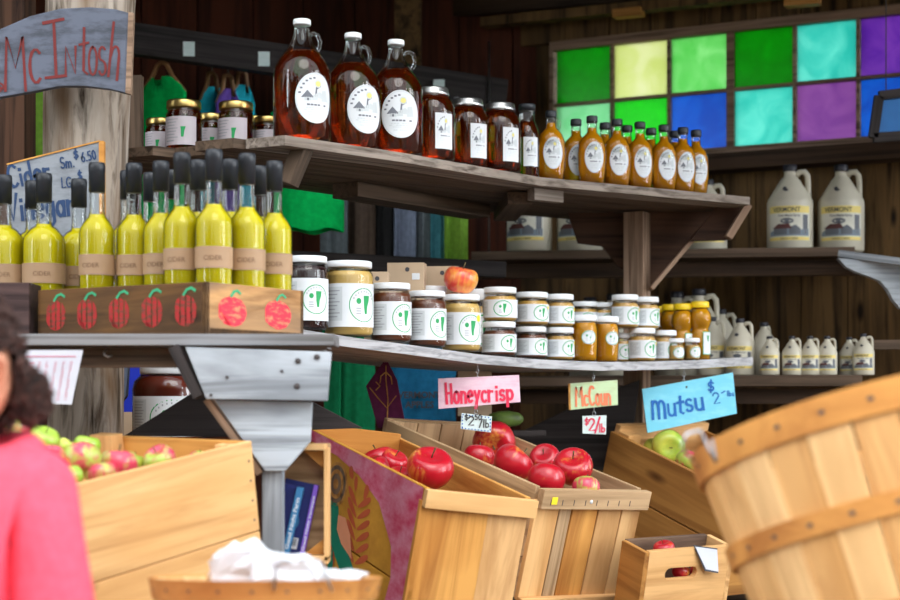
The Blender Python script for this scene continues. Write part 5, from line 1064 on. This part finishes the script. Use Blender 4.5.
# bench under the crates, out of frame
bt = thing('display_bench', 'long low wooden bench that carries the apple crates', 'bench')
mb = MB(); rbox(mb, -.30, 1.6, 3.1, 4.92, .43, .46); mb.build('bench_top', 'crate_old', bt)
for x in (-.25, 1.55):
    for y in (3.15, 4.75): mb = MB(); rbox(mb, x-.04, x+.04, y-.04, y+.04, 0, .43); mb.build('leg', 'crate_old', bt)
bt = thing('display_bench', 'smaller wooden bench under the pale pine crate', 'bench')
mb = MB(); rbox(mb, -1.4, -.36, 2.2, 3.2, .55, .58); mb.build('bench_top', 'crate_old', bt)
for x in (-1.35, -.42):
    for y in (2.3, 2.9): mb = MB(); rbox(mb, x-.04, x+.04, y-.04, y+.04, 0, .55); mb.build('leg', 'crate_old', bt)

# ================================================================ APPLES
AR = [apple('apple_red'), apple('apple_blush'), apple('apple_green'), apple('apple_yellow')]
FAR_ = {'painted': 1.225, 'slatted': 1.25, 'brown': 1.25, 'handled': 1.15, 'pale': 1.0}
def put(px, py, d, Y, kind, label, group, rot=None, sq=.94):
    for q_, f_k in FAR_.items():
        if q_ in group: Y = Y*f_k; break
    o = AR[kind]; sc_ = d*Y/F/.081; v = P(px, py, Y)
    r_ = rot or (random.uniform(-.5, .5), random.uniform(-.5, .5), random.uniform(0, 6))
    return place(o, v, 0, label, group, s=sc_, rot=r_)
random.seed(11)
g1 = 'green and red apples in the pale pine crate'
g1a = ((13, 429, 36, 2.72, 1, 'striped apple at the left edge by the puff of hair'), (8, 441, 32, 2.58, 2, 'green apple at the left edge above the pink collar'), (27, 427, 24, 2.85, 2, 'small green apple behind in the far left of the pale crate'),
          (44, 440, 31, 2.72, 2, 'bright green apple just right of the puff of hair'), (52, 457, 27, 2.62, 1, 'blushed green apple directly above the pink shoulder'), (66, 447, 20, 2.86, 3, 'yellowish apple behind the large green one'),
          (87, 446, 27, 2.88, 2, 'green apple at the back near the left corner block'), (82, 459, 38, 2.70, 1, 'large pink and yellow apple, nearest the middle of the pale crate'), (70, 477, 27, 2.60, 2, 'green apple at the lower left rim of the pale crate'),
          (119, 464, 38, 2.75, 1, 'large pink apple in front of the left corner block'), (101, 474, 32, 2.66, 1, 'pink apple at the rim between the two large ones'), (134, 463, 22, 2.83, 3, 'green-yellow apple peeking out right of the large pink one'),
          (160, 460, 33, 2.82, 1, 'pink apple alone in the middle of the pale crate rim'), (199, 459, 20, 2.88, 1, 'apple top barely showing at the right of the pale crate'), (80, 470, 18, 2.80, 1, 'dark pink apple in the gap between the others'))
for a in g1a: put(a[0], a[1], a[2], max(a[3], 2.55+.33*(a[0]-73)/178+.10), a[4], a[5], g1)
g2 = 'red apples in the painted crate'
put(430, 468.5, 47, 2.98, 0, 'big glossy red apple showing its stem in the painted crate', g2, rot=(.55, .15, 0))
for a in ((380, 462, 36, 3.12, 'red apple at the back left of the painted crate'), (393, 463, 30, 3.10, 'red apple tucked right of the back-left pair'), (374, 470, 32, 3.02, 'red apple low behind the magenta rim'), (399, 480, 30, 3.0, 'red apple nearly hidden behind the magenta rim')):
    put(*a[:4], 0, a[4], g2)
g3 = 'red apples in the weathered slatted crate'
put(494, 441.5, 43, 3.46, 0, 'topmost red apple right under the small dotted tag', g3, rot=(1.9, .3, 0)); put(479, 458, 32, 3.30, 0, 'red apple left of the topmost one against the crate side', g3); put(513, 463.5, 41, 3.20, 0, 'red and yellow apple in the front centre of the slatted crate', g3, rot=(.6, .5, 1.2))
put(545, 459, 31, 3.34, 0, 'red apple behind between the centre and right ones', g3, rot=(.9, -.4, 0)); put(546, 480, 38, 3.12, 0, 'flat-looking red apple at the rim in the slatted crate', g3, rot=(-.5, .2, 0)); put(573, 467, 40, 3.20, 0, 'round red apple with a yellow stem hollow at the right of the slatted crate', g3, rot=(.6, -.5, .5)); put(586, 488, 28, 3.12, 1, 'yellow-green streaked apple half hidden at the right rim', g3)
g4 = 'green-yellow apples in the brown crate'
put(668, 446, 33, 3.80, 3, 'large green-yellow apple below the blue sign', g4, rot=(1.7, -.2, 0)); put(655, 449, 24, 3.84, 3, 'green apple tucked behind the large one below the blue sign', g4); put(687, 461, 24, 3.70, 1, 'pinkish apple beside the wooden basket rim', g4)
g5 = 'red apples inside the handled crate'
put(664, 549.5, 22, 3.37, 0, 'red apple top showing above the handled crate rim', g5); put(681, 572, 18, 3.40, 0, 'red apple seen through the hand hole, left', g5); put(698, 573, 18, 3.42, 0, 'red apple seen through the hand hole, right', g5)
mb = MB(); mb.lathe([(0, -.05), (.014, -.045), (.022, -.02), (.024, .01), (.018, .04), (.008, .052), (0, .054)], 18, cap=False)
Ms = Matrix.Translation(P(505, 419, 4.62)) @ Matrix.Rotation(PI/2, 4, 'Y'); o = mb.build('green_squash', 'squash_green', None, Ms); tag(o, 'dark green squash lying behind the slatted crate under the dotted tag', 'squash')

tag(board('hidden_ledge', P(470, 433, 4.64), P(545, 433, 4.64), .08, .016, 'dark_wood'), 'dark ledge behind the slatted crate that carries the green squash', 'board').name = 'back_ledge'
mb = MB(); c = P(116, 436, 4.14); rbox(mb, 0, .075, 0, .10, 0, .062); tag(mb.build('small_box', 'kraft_board', None, Matrix.Translation(c)), 'tan box under the blue bag behind the pale pine crate', 'box')
# ================================================================ BOOK BOX AND BOOKS
Yb = 3.03; kb = Yb/F
c = P(262, 562, Yb); t = thing('book_box', 'small open pine box standing on its side with two picture books', 'box', loc=c)
Wb = (328-262)*kb; Hb = (562-444)*kb; D_ = .065
pn('bottom_board', (0, D_/2, .006), (Wb, D_/2, .006), D_, .010, (0, 0, 1), 'crate_pale', t); pn('top_board', (0, D_/2, Hb-.006), (Wb-.006, D_/2, Hb-.006), D_, .012, (0, 0, 1), 'crate_pale', t)
pn('side_board', (Wb-.004, D_/2, -.004), (Wb-.004, D_/2, Hb-.008), D_, .008, (1, 0, 0), 'crate_pale', t); pn('side_board', (.004, D_/2, 0), (.004, D_/2, Hb), D_, .008, (1, 0, 0), 'crate_pale', t); pn('back_board', (0, D_, Hb/2), (Wb, D_, Hb/2), Hb, .006, (0, 1, 0), 'crate_weathered', t)
for z0, z1, sg in ((Hb-.014, Hb-.05, 1), (.012, .042, -1)):
    mb = MB(); mb.prism([(Wb-.009, z0), (Wb-.048, z0), (Wb-.009, z1)], .02); mb.build('corner_wedge', 'crate_orange', t, Matrix.Translation((0, .028, 0)))
def book(px0, py0, px1, py1, thk_px, wpx, Y, cov, spine, text, label):
    """spine runs from bottom (px0,py0) to top (px1,py1); the cover shows to its left"""
    a, b_ = P(px0, py0, Y), P(px1, py1, Y); d = (b_-a); L_ = d.length; ang = math.atan2(d.x, d.z); t = thing('picture_book', label, 'book', 'picture books in the pine box', loc=a); t.rotation_euler = (0, ang, math.radians(0))
    k = Y/F; tk = thk_px*k; w = wpx*k
    mb = MB(); mb.box((-w/2, .022, L_/2), (w, .012, L_)); mb.build('cover', cov, t, bevel=.0006)
    mb = MB(); mb.box((tk/2, .014, L_/2), (tk, .028, L_)); sp_ = mb.build('spine', spine, t, bevel=.0006)
    mb = MB(); vv, ff = text_mesh(text, .02); s_ = tk*.8
    xs2 = [q[0] for q in vv]; k2 = L_*.72/(max(xs2)-min(xs2))
    mb.add([(tk*.22+y*s_, -.0008, L_/2-.0-x*k2*-1) for x, y, z_ in vv], ff, 0)
    for i in range(len(mb.v)): x, y, z_ = mb.v[i]; mb.v[i] = (tk-(x), y, z_) if 0 else (x, y, z_)
    # read from top to bottom: mirror along the spine and across it
    mb.v = [(tk-x, y, L_-z_) if False else (tk*1.0-x, y, z_) for x, y, z_ in mb.v]
    mb.build('spine_title', 'white_label', sp_, fix=False)
    mb = MB(); mb.box((-w*.32, .0155, .03), (w*.34, .0012, .022)); bc = mb.build('barcode_patch', 'white_label', t)
    mb = MB()
    for i in range(8): mb.box((-w*.32-.006+.0017*i, .0146, .032), (.0007 if i % 3 else .0011, .0006, .014))
    mb.build('barcode_lines', 'ink_dark', bc)
    mb = MB(); lab_disc(mb, Flat(.0155), -w*.5, L_*.48, w*.25, w*.3, 0, .0004, 16, 1); mb.build('cover_disc', 'book_teal', t); return t  # plain teal disc on the cover
book(281, 558, 297, 487, 6.5, 24, Yb-.004, 'book_blue', 'book_teal', 'Good Night Farm', 'picture book with a light blue spine reading Good Night Farm')
book(298, 561, 314, 485, 4.5, 30, Yb+.022, 'book_blue', 'book_purple', 'Good Night Vermont', 'picture book with a purple spine reading Good Night Vermont')

# ================================================================ FRONT BASKET WITH NAPKINS
def basket(name, label, cat, M, R0, R1, H, nst, hoops, hth=.005, wires=(), rimup=.0):
    """round splint basket: axis z, rim at z=0, R0 rim radius, R1 bottom radius"""
    t = thing(name, label, cat, M=M); mb = MB(); seg = 6
    rad = lambda z: R1+(R0-R1)*((z+H)/H)**.8
    random.seed(2)
    for k in range(nst):
        a0 = 2*PI*(k+.02)/nst; a1 = 2*PI*(k+.98)/nst; dr = .0012*(k % 2); rows = 7
        vs = []
        for j in range(rows+1):
            z = -H*j/rows+.0
            for layer in (0, .003):
                for i in range(seg+1): a = a0+(a1-a0)*i/seg; r_ = rad(z)+dr-layer; vs.append((r_*math.cos(a), r_*math.sin(a), z))
        st = 2*(seg+1); fs = []
        for j in range(rows):
            for i in range(seg): fs += [(j*st+i, j*st+i+1, (j+1)*st+i+1, (j+1)*st+i), (j*st+seg+1+i, (j+1)*st+seg+1+i, (j+1)*st+seg+2+i, j*st+seg+2+i)]
            for i in (0, seg): fs.append((j*st+i, j*st+i+seg+1, (j+1)*st+i+seg+1, (j+1)*st+i))
        for i in range(seg): fs.append((i, i+seg+1, i+seg+2, i+1))
        mb.add(vs, fs, (0, 1, 0, 2, 0, 1, 2)[(k*5) % 7], True)
    mb.build('staves', ['basket_wood', 'stave_light', 'stave_dark'], t, fix=False)
    mb = MB(); mb.lathe([(0, -H), (R1*.99, -H), (R1*.99, -H+.006), (0, -H+.006)], 40, cap=False); mb.build('bottom', 'basket_wood', t)
    for (z0, z1, nm) in hoops:
        mb = MB(); n = 72; vs = []
        for j, (z, dr) in enumerate(((z1, .0018), (z1, hth), (z0, hth), (z0, .0018))):
            for i in range(n): a = 2*PI*i/n; vs.append(((rad(min(0, z))+dr)*math.cos(a), (rad(min(0, z))+dr)*math.sin(a), z))
        mb.add(vs, [(j*n+i, j*n+(i+1) % n, ((j+1) % 4)*n+(i+1) % n, ((j+1) % 4)*n+i) for j in range(4) for i in range(n)], 0, False); ho = mb.build(nm, 'hoop_wood', t)
        for p in ho.data.polygons: p.use_smooth = False
        mb = MB()
        for k in range(nst):
            a = 2*PI*(k+.5)/nst; z = (z0+z1)/2; r_ = rad(min(0, z))+hth+.0008; u = Vector((-math.sin(a), math.cos(a), 0)); c_ = Vector((r_*math.cos(a), r_*math.sin(a), z)); q = R0*.015
            mb.add([c_+u*q*1.2*math.cos(2*PI*i/8)+Vector((0, 0, q*.8*math.sin(2*PI*i/8))) for i in range(8)], [tuple(range(8))])
        mb.build('nail_heads', 'nail_metal', ho, fix=False)
    return t
NB = Vector((P(266, 0, 2.32).x, 2.32, EYE-184*2.25/F))
nb = basket('napkin_basket', 'shallow splint basket with wire handles holding white paper bags', 'basket', Matrix.Translation(NB) @ Matrix.Rotation(math.radians(-4.5), 4, 'X'), .163, .135, .11, 22, ((-.028, .002, 'rim_hoop'), (-.11, -.09, 'bottom_hoop')))
for sx_, px0, px1 in ((-1, 205, 212), (1, 272, 333)):
    pass
mb = MB(); a = P(274, 600, 2.15)-NB; b_ = P(276, 572, 2.15)-NB; c_ = P(322, 570, 2.17)-NB; d_2 = P(332, 600, 2.17)-NB; mb.tube([a, b_+Vector((0, 0, -.004)), b_+Vector((.006, 0, .002)), c_+Vector((-.006, 0, .002)), c_+Vector((0, 0, -.004)), d_2], .0018, 8); mb.build('wire_handle', 'steel_wire', nb)
mb = MB(); a = P(208, 586, 2.40)-NB; b_ = P(209, 570, 2.40)-NB; c_ = P(232, 567, 2.46)-NB; d_2 = P(236, 586, 2.46)-NB; mb.tube([a, b_, b_+Vector((.004, 0, .003)), c_, d_2], .0016, 8); mb.build('wire_handle', 'steel_wire', nb)
def bag(outline, Y0, dy, label, seed, amp=.010):
    q = [P(x, y, Y0) for x, y in outline]; c = sum(q, Vector())/len(q); random.seed(seed); t = bpy.data.objects.new('x', None)
    bm = bmesh.new(); vs = [bm.verts.new((v.x-c.x, 0, v.z-c.z)) for v in q]; f = bm.faces.new(vs); r_ = bmesh.ops.extrude_face_region(bm, geom=[f]); nv = [g for g in r_['geom'] if isinstance(g, bmesh.types.BMVert)]
    for v in nv: v.co += Vector((random.uniform(-.01, .02), dy, random.uniform(.0, .012)))
    bmesh.ops.triangulate(bm, faces=bm.faces); bmesh.ops.subdivide_edges(bm, edges=bm.edges, cuts=2, use_grid_fill=True)
    for v in bm.verts:
        n_ = noise.noise(Vector((v.co.x*22, v.co.y*22, v.co.z*22+seed))); v.co += Vector((.3, 1, .5))*abs(n_)*amp*2+Vector((random.uniform(-1, 1), random.uniform(-1, 1), random.uniform(-1, 1)))*.0035
    bmesh.ops.recalc_face_normals(bm, faces=bm.faces); me = bpy.data.meshes.new('paper_bag'); bm.to_mesh(me); bm.free(); me.materials.append(MATS['tissue'])
    o = bpy.data.objects.new('paper_bag', me); C.objects.link(o); o.location = c; return tag(o, label, 'bag', 'white paper bags in the splint basket')
bag([(208, 590), (209, 564), (222, 551), (256, 549), (262, 556), (300, 590)], 2.30, .07, 'white paper bag at the left, standing highest in the splint basket', 3)
bag([(246, 591), (252, 570), (276, 560), (300, 565), (318, 580), (320, 591)], 2.24, .05, 'crumpled white paper bag in front in the middle of the splint basket', 9)
bag([(290, 592), (296, 572), (322, 574), (353, 584), (350, 590), (330, 592)], 2.27, .05, 'flat white paper bag lying to the right in the splint basket', 15, .006)

# ================================================================ BIG BASKET, FRONT RIGHT
Yk = 2.20; tilt = math.radians(14); roll = math.radians(-12)
cK = P(874, 421, Yk); MK = Matrix.Translation(cK) @ Matrix.Rotation(roll, 4, 'Y') @ Matrix.Rotation(-tilt, 4, 'X')
bk = basket('bushel_basket', 'large blurred bushel basket tilting at the front right', 'basket', MK, .250, .195, .37, 26, ((-.036, .004, 'rim_hoop'), (-.158, -.130, 'middle_hoop'), (-.285, -.257, 'lower_hoop')), .007)
mb = MB(); g = lambda px, py, Y: MK.inverted() @ P(px, py, Y)
mb.tube([g(694, 462, 2.06), g(682, 447, 2.0), g(686, 434, 2.0), g(700, 430, 2.05), g(708, 448, 2.04), g(716, 462, 2.04), g(712, 440, 2.06)], .0022, 8); mb.build('wire_handle', 'steel_wire', bk)

# ================================================================ FRAMED PICTURE ON THE RIGHT
Yf = 5.15; c = P(873, 138, Yf); t = thing('framed_panel', 'dark-framed blue glass panel leaning before the right end of the window', 'frame')
q = [(873, 138), (879, 96), (960, 86), (956, 132)]; v = [P(x, y, Yf) for x, y in q]
for a, b_ in zip(v, v[1:]+v[:1]): board('frame_bar', a, b_, .03, .022, 'dark_wood', t, up=(0, 1, 0))
mb = MB(); mb.add([tuple(x) for x in v]+[tuple(x+Vector((0, .006, 0))) for x in v], [(0, 1, 2, 3), (7, 6, 5, 4), (0, 4, 5, 1), (1, 5, 6, 2), (2, 6, 7, 3), (3, 7, 4, 0)]); mb.build('blue_panel', 'panel_blue', t)
mb = MB(); mb.tube([P(886, 97, Yf), P(886, -100, Yf)], .002, 6); mb.build('hanging_wire', 'nail_metal', t)

# ================================================================ CHILD
def skin_chain(name, verts, edges, radii, mat, parent=None, sub=2, root=0):
    me = bpy.data.meshes.new(name); me.from_pydata(verts, edges, []); o = bpy.data.objects.new(name, me); C.objects.link(o)
    md = o.modifiers.new('s', 'SKIN'); md.use_smooth_shade = True
    for i, r_ in enumerate(radii): d = me.skin_vertices[0].data[i]; d.radius = (r_, r_) if not isinstance(r_, tuple) else r_; d.use_root = (i == root)
    o.modifiers.new('u', 'SUBSURF').levels = sub; o.modifiers['u'].render_levels = sub
    dg = bpy.context.evaluated_depsgraph_get(); dg.update(); m2 = bpy.data.meshes.new_from_object(o.evaluated_get(dg)); o.modifiers.clear(); o.data = m2; m2.name = name
    m2.materials.clear(); m2.materials.append(MATS[mat])
    for p in m2.polygons: p.use_smooth = True
    if parent: o.parent = parent
    return o
YC = 1.92
hc = P(-54, 378, YC); ex = hc.x; floor_z = 0.0
ch = thing('person', 'child in a pink hoodie with curly dark hair standing at the left edge', 'person', loc=(ex, YC, 0)); ch.rotation_euler = (0, 0, math.radians(-30))
# local: face looks toward -y; x is the child's left; built standing, head centre at z = hc.z
hz_ = hc.z
V = [(0, 0, .56), (0, 0, .72), (0, .0, .86), (0, .012, .93), (0, .008, .985), (.055, 0, .53), (.06, -.01, .30), (.06, .01, .07), (.065, -.07, .03), (-.055, 0, .53), (-.06, -.01, .30), (-.06, .01, .07), (-.065, -.07, .03),
     (.095, .01, .875), (.130, .0, .70), (.127, -.05, .56), (.124, -.08, .50), (-.095, .01, .875), (-.130, .0, .70), (-.127, -.05, .56), (-.124, -.08, .50)]
E_ = [(0, 1), (1, 2), (2, 3), (3, 4), (0, 5), (5, 6), (6, 7), (7, 8), (0, 9), (9, 10), (10, 11), (11, 12), (2, 13), (13, 14), (14, 15), (15, 16), (2, 17), (17, 18), (18, 19), (19, 20)]
k_ = (hz_-.062)/.985; TO = Matrix.Rotation(math.radians(30), 3, 'Z') @ Vector((.030, .012, 0))
V = [(x+TO.x*(i != 4), y+TO.y*(i != 4), z*k_) for i, (x, y, z) in enumerate(V)]
Rr = [.080, .078, .075, .04, .038, .062, .046, .032, .028, .062, .046, .032, .028, .030, .028, .024, .020, .030, .028, .024, .020]
body = skin_chain('body', V, E_, Rr, 'skin', ch, 2, 0)
# head joined into the body mesh
bm = bmesh.new(); bm.from_mesh(body.data); off = len(bm.verts)
r_ = bmesh.ops.create_uvsphere(bm, u_segments=36, v_segments=24, radius=1)
for v in r_['verts']:
    x, y, z = v.co; X, Y_, Z = x*.070, y*.085, z*.100
    if z < -.2: f_ = 1-(-.2-z)*.38; X *= f_; Y_ = Y_*(1-(-.2-z)*.12) if y < 0 else Y_*(1-(-.2-z)*.55)
    if y < -.5: Y_ *= .96
    dn = math.exp(-((x/.16)**2+((z+.18)/.22)**2)) if y < 0 else 0; Y_ -= dn*.016
    for sg in (-1, 1): e = math.exp(-(((x-sg*.38)/.2)**2+((z-.02)/.13)**2)) if y < 0 else 0; Y_ += e*.009
    e = math.exp(-((x/.3)**2+((z+.52)/.08)**2)) if y < 0 else 0; Y_ -= e*.006
    v.co = Vector((X, Y_, Z+hz_))
bm.to_mesh(body.data); bm.free()
for p in body.data.polygons: p.use_smooth = True
for sg in (-1, 1):
    mb = MB(); mb.lathe([(0, -.011), (.007, -.008), (.011, 0), (.007, .008), (0, .011)], 14, cap=False); e = mb.build('eye', 'eye_white', ch, Matrix.Translation((sg*.027, -.068, hz_+.002)))
    mb = MB(); mb.lathe([(0, 0), (.005, .0), (.005, .002), (0, .0025)], 12, cap=False); mb.build('iris', 'iris', e, Matrix.Translation((0, -.0095, 0)) @ Matrix.Rotation(PI/2, 4, 'X'))
    # ear: helix ring and concha
    mb = MB(); pts = [Vector((sg*(.070+.008*math.sin(q*PI/6.)), .004+.017*math.cos(q*PI/6+.4)+.004, hz_-.002+.026*math.sin(q*PI/6+.4))) for q in range(12)]
    mb.tube(pts, .0055, 8, closed=True)
    mb.add([(sg*.069, .006, hz_-.002)]+[tuple(p) for p in pts], [(0, 1+i, 1+(i+1) % 12) for i in range(12)], 0, True); mb.build('ear', 'skin', ch)
    # hands
    hx_, hy_, hz2 = sg*.122+TO.x, -.095+TO.y, .49*k_
    mb = MB(); mb.box((hx_, hy_, hz2-.02), (.022, .05, .055))
    for fi in range(4):
        y0 = hy_-.02+.013*fi; L0 = (.034, .042, .044, .036)[3-fi]; mb.tube([(hx_, y0, hz2-.04), (hx_-sg*.003, y0, hz2-.04-L0*.55), (hx_-sg*.012, y0, hz2-.04-L0)], [.0065, .006, .005], 8)
    mb.tube([(hx_, hy_-.022, hz2-.01), (hx_-sg*.006, hy_-.038, hz2-.03), (hx_-sg*.012, hy_-.042, hz2-.048)], [.008, .0072, .0055], 8); mb.build('hand', 'skin', ch)
mb = MB(); mb.tube([(-.018, -.079, hz_-.052), (0, -.084, hz_-.054), (.018, -.079, hz_-.052)], [.002, .0045, .002], 8); mb.build('lips', 'lip', ch)
# hoodie
VH = [(0, 0, .52), (0, 0, .70), (0, .002, .84), (0, .012, .93), (.098, .012, .915), (.138, .0, .70), (.130, -.05, .565), (-.098, .012, .915), (-.135, .0, .70), (-.128, -.05, .565)]
EH = [(0, 1), (1, 2), (2, 3), (2, 4), (4, 5), (5, 6), (2, 7), (7, 8), (8, 9)]
VH = [(x+TO.x, y+TO.y, z*k_) for x, y, z in VH]
hoodie = skin_chain('hoodie', VH, EH, [(.105, .09), (.105, .09), (.105, .09), .070, .058, .048, .038, .058, .048, .038], 'hoodie_pink', ch, 3, 0)
bm = bmesh.new(); bm.from_mesh(hoodie.data)
for v in bm.verts: n_ = noise.noise(Vector((v.co.x*9, v.co.y*9, v.co.z*5))); v.co += v.co.normalized()*0+Vector((v.co.x, v.co.y, 0)).normalized()*n_*.014
bm.to_mesh(hoodie.data); bm.free()
mb = MB(); pts = [(TO.x*.8+.056*math.cos(a), TO.y+.016+.054*math.sin(a), .948*k_+.014*math.sin(a)) for a in [2*PI*q/16 for q in range(16)]]; mb.tube(pts, .023, 10, closed=True); mb.build('hood', 'hoodie_pink', hoodie)
trs = skin_chain('trousers', [(x+TO.x, y+TO.y, z*k_) for x, y, z in ((0, 0, .54), (.06, 0, .48), (.062, -.01, .28), (.062, .01, .09), (-.06, 0, .48), (-.062, -.01, .28), (-.062, .01, .09))], [(0, 1), (1, 2), (2, 3), (0, 4), (4, 5), (5, 6)], [.10, .075, .062, .052, .075, .062, .052], 'cloth_slate', ch, 2, 0)
# curly hair: cap swept behind the ears, and a puff at the nape
def curly(mb, c, rad, n, seed, cut=None, m=0, cr=.012):
    random.seed(seed); 
    for i in range(n):
        u = random.uniform(-1, 1); a = random.uniform(0, 2*PI); s_ = math.sqrt(1-u*u); d = Vector((s_*math.cos(a), s_*math.sin(a), u))
        if cut and not cut(d): continue
        p = Vector((c[0]+d.x*rad[0], c[1]+d.y*rad[1], c[2]+d.z*rad[2])); t1 = d.cross(Vector((.3, .2, 1))).normalized(); t2 = d.cross(t1); r0 = random.uniform(.5, 1)*cr; ph = random.uniform(0, 6); hh = random.uniform(.4, 1)*cr*1.4
        pts = [p+(t1*math.cos(ph+q*1.15)+t2*math.sin(ph+q*1.15))*r0*.6+d*hh*(q/7-.3) for q in range(8)]; mb.tube(pts, r0*.22, 5, m=m)
mb = MB(); cc = (0, .012, hz_+.012); rr_ = (.075, .086, .100)
vs = []; nn = 30
def hair_ok(d): return not (d.y < -.35 and d.z < .52) and not (d.z < -.45 and d.y < .35) and not (abs(d.x) > .5 and d.z < .22 and d.y < .42) and d.z > -.75
bmh = bmesh.new(); bmesh.ops.create_uvsphere(bmh, u_segments=40, v_segments=28, radius=1)
bmesh.ops.delete(bmh, geom=[v for v in bmh.verts if not hair_ok(v.co)], context='VERTS')
for v in bmh.verts: d = v.co.copy(); n_ = noise.noise(d*7)*.06; v.co = Vector((cc[0]+d.x*rr_[0]*(1+n_), cc[1]+d.y*rr_[1]*(1+n_), cc[2]+d.z*rr_[2]*(1+n_)))
meh = bpy.data.meshes.new('hair'); bmh.to_mesh(meh); bmh.free(); tmpv = [tuple(v.co) for v in meh.vertices]; tmpf = [tuple(p.vertices) for p in meh.polygons]; mb.add(tmpv, tmpf, 0, True)
curly(mb, cc, rr_, 900, 4, hair_ok); mb.build('hair', 'hair', ch, fix=False)
mb = MB(); PO = Matrix.Rotation(math.radians(30), 3, 'Z') @ Vector((.092, .040, 0)); pc = (PO.x, PO.y, hz_-.024); 
bmh = bmesh.new(); bmesh.ops.create_icosphere(bmh, subdivisions=4, radius=1)
tmpv = []
for v in bmh.verts: d = v.co; n_ = 1+noise.noise(d*3.5)*.25; tmpv.append((pc[0]+d.x*.015*n_, pc[1]+d.y*.024*n_, pc[2]+d.z*.030*n_))
bmh.verts.ensure_lookup_table(); mb.add(tmpv, [tuple(v.index for v in f.verts) for f in bmh.faces], 0, True); bmh.free()
curly(mb, pc, (.016, .024, .031), 420, 8, None, 0, .008); mb.build('hair_puff', 'hair', ch, fix=False)

for o in bpy.data.objects:
    if '_used' in o: del o['_used']
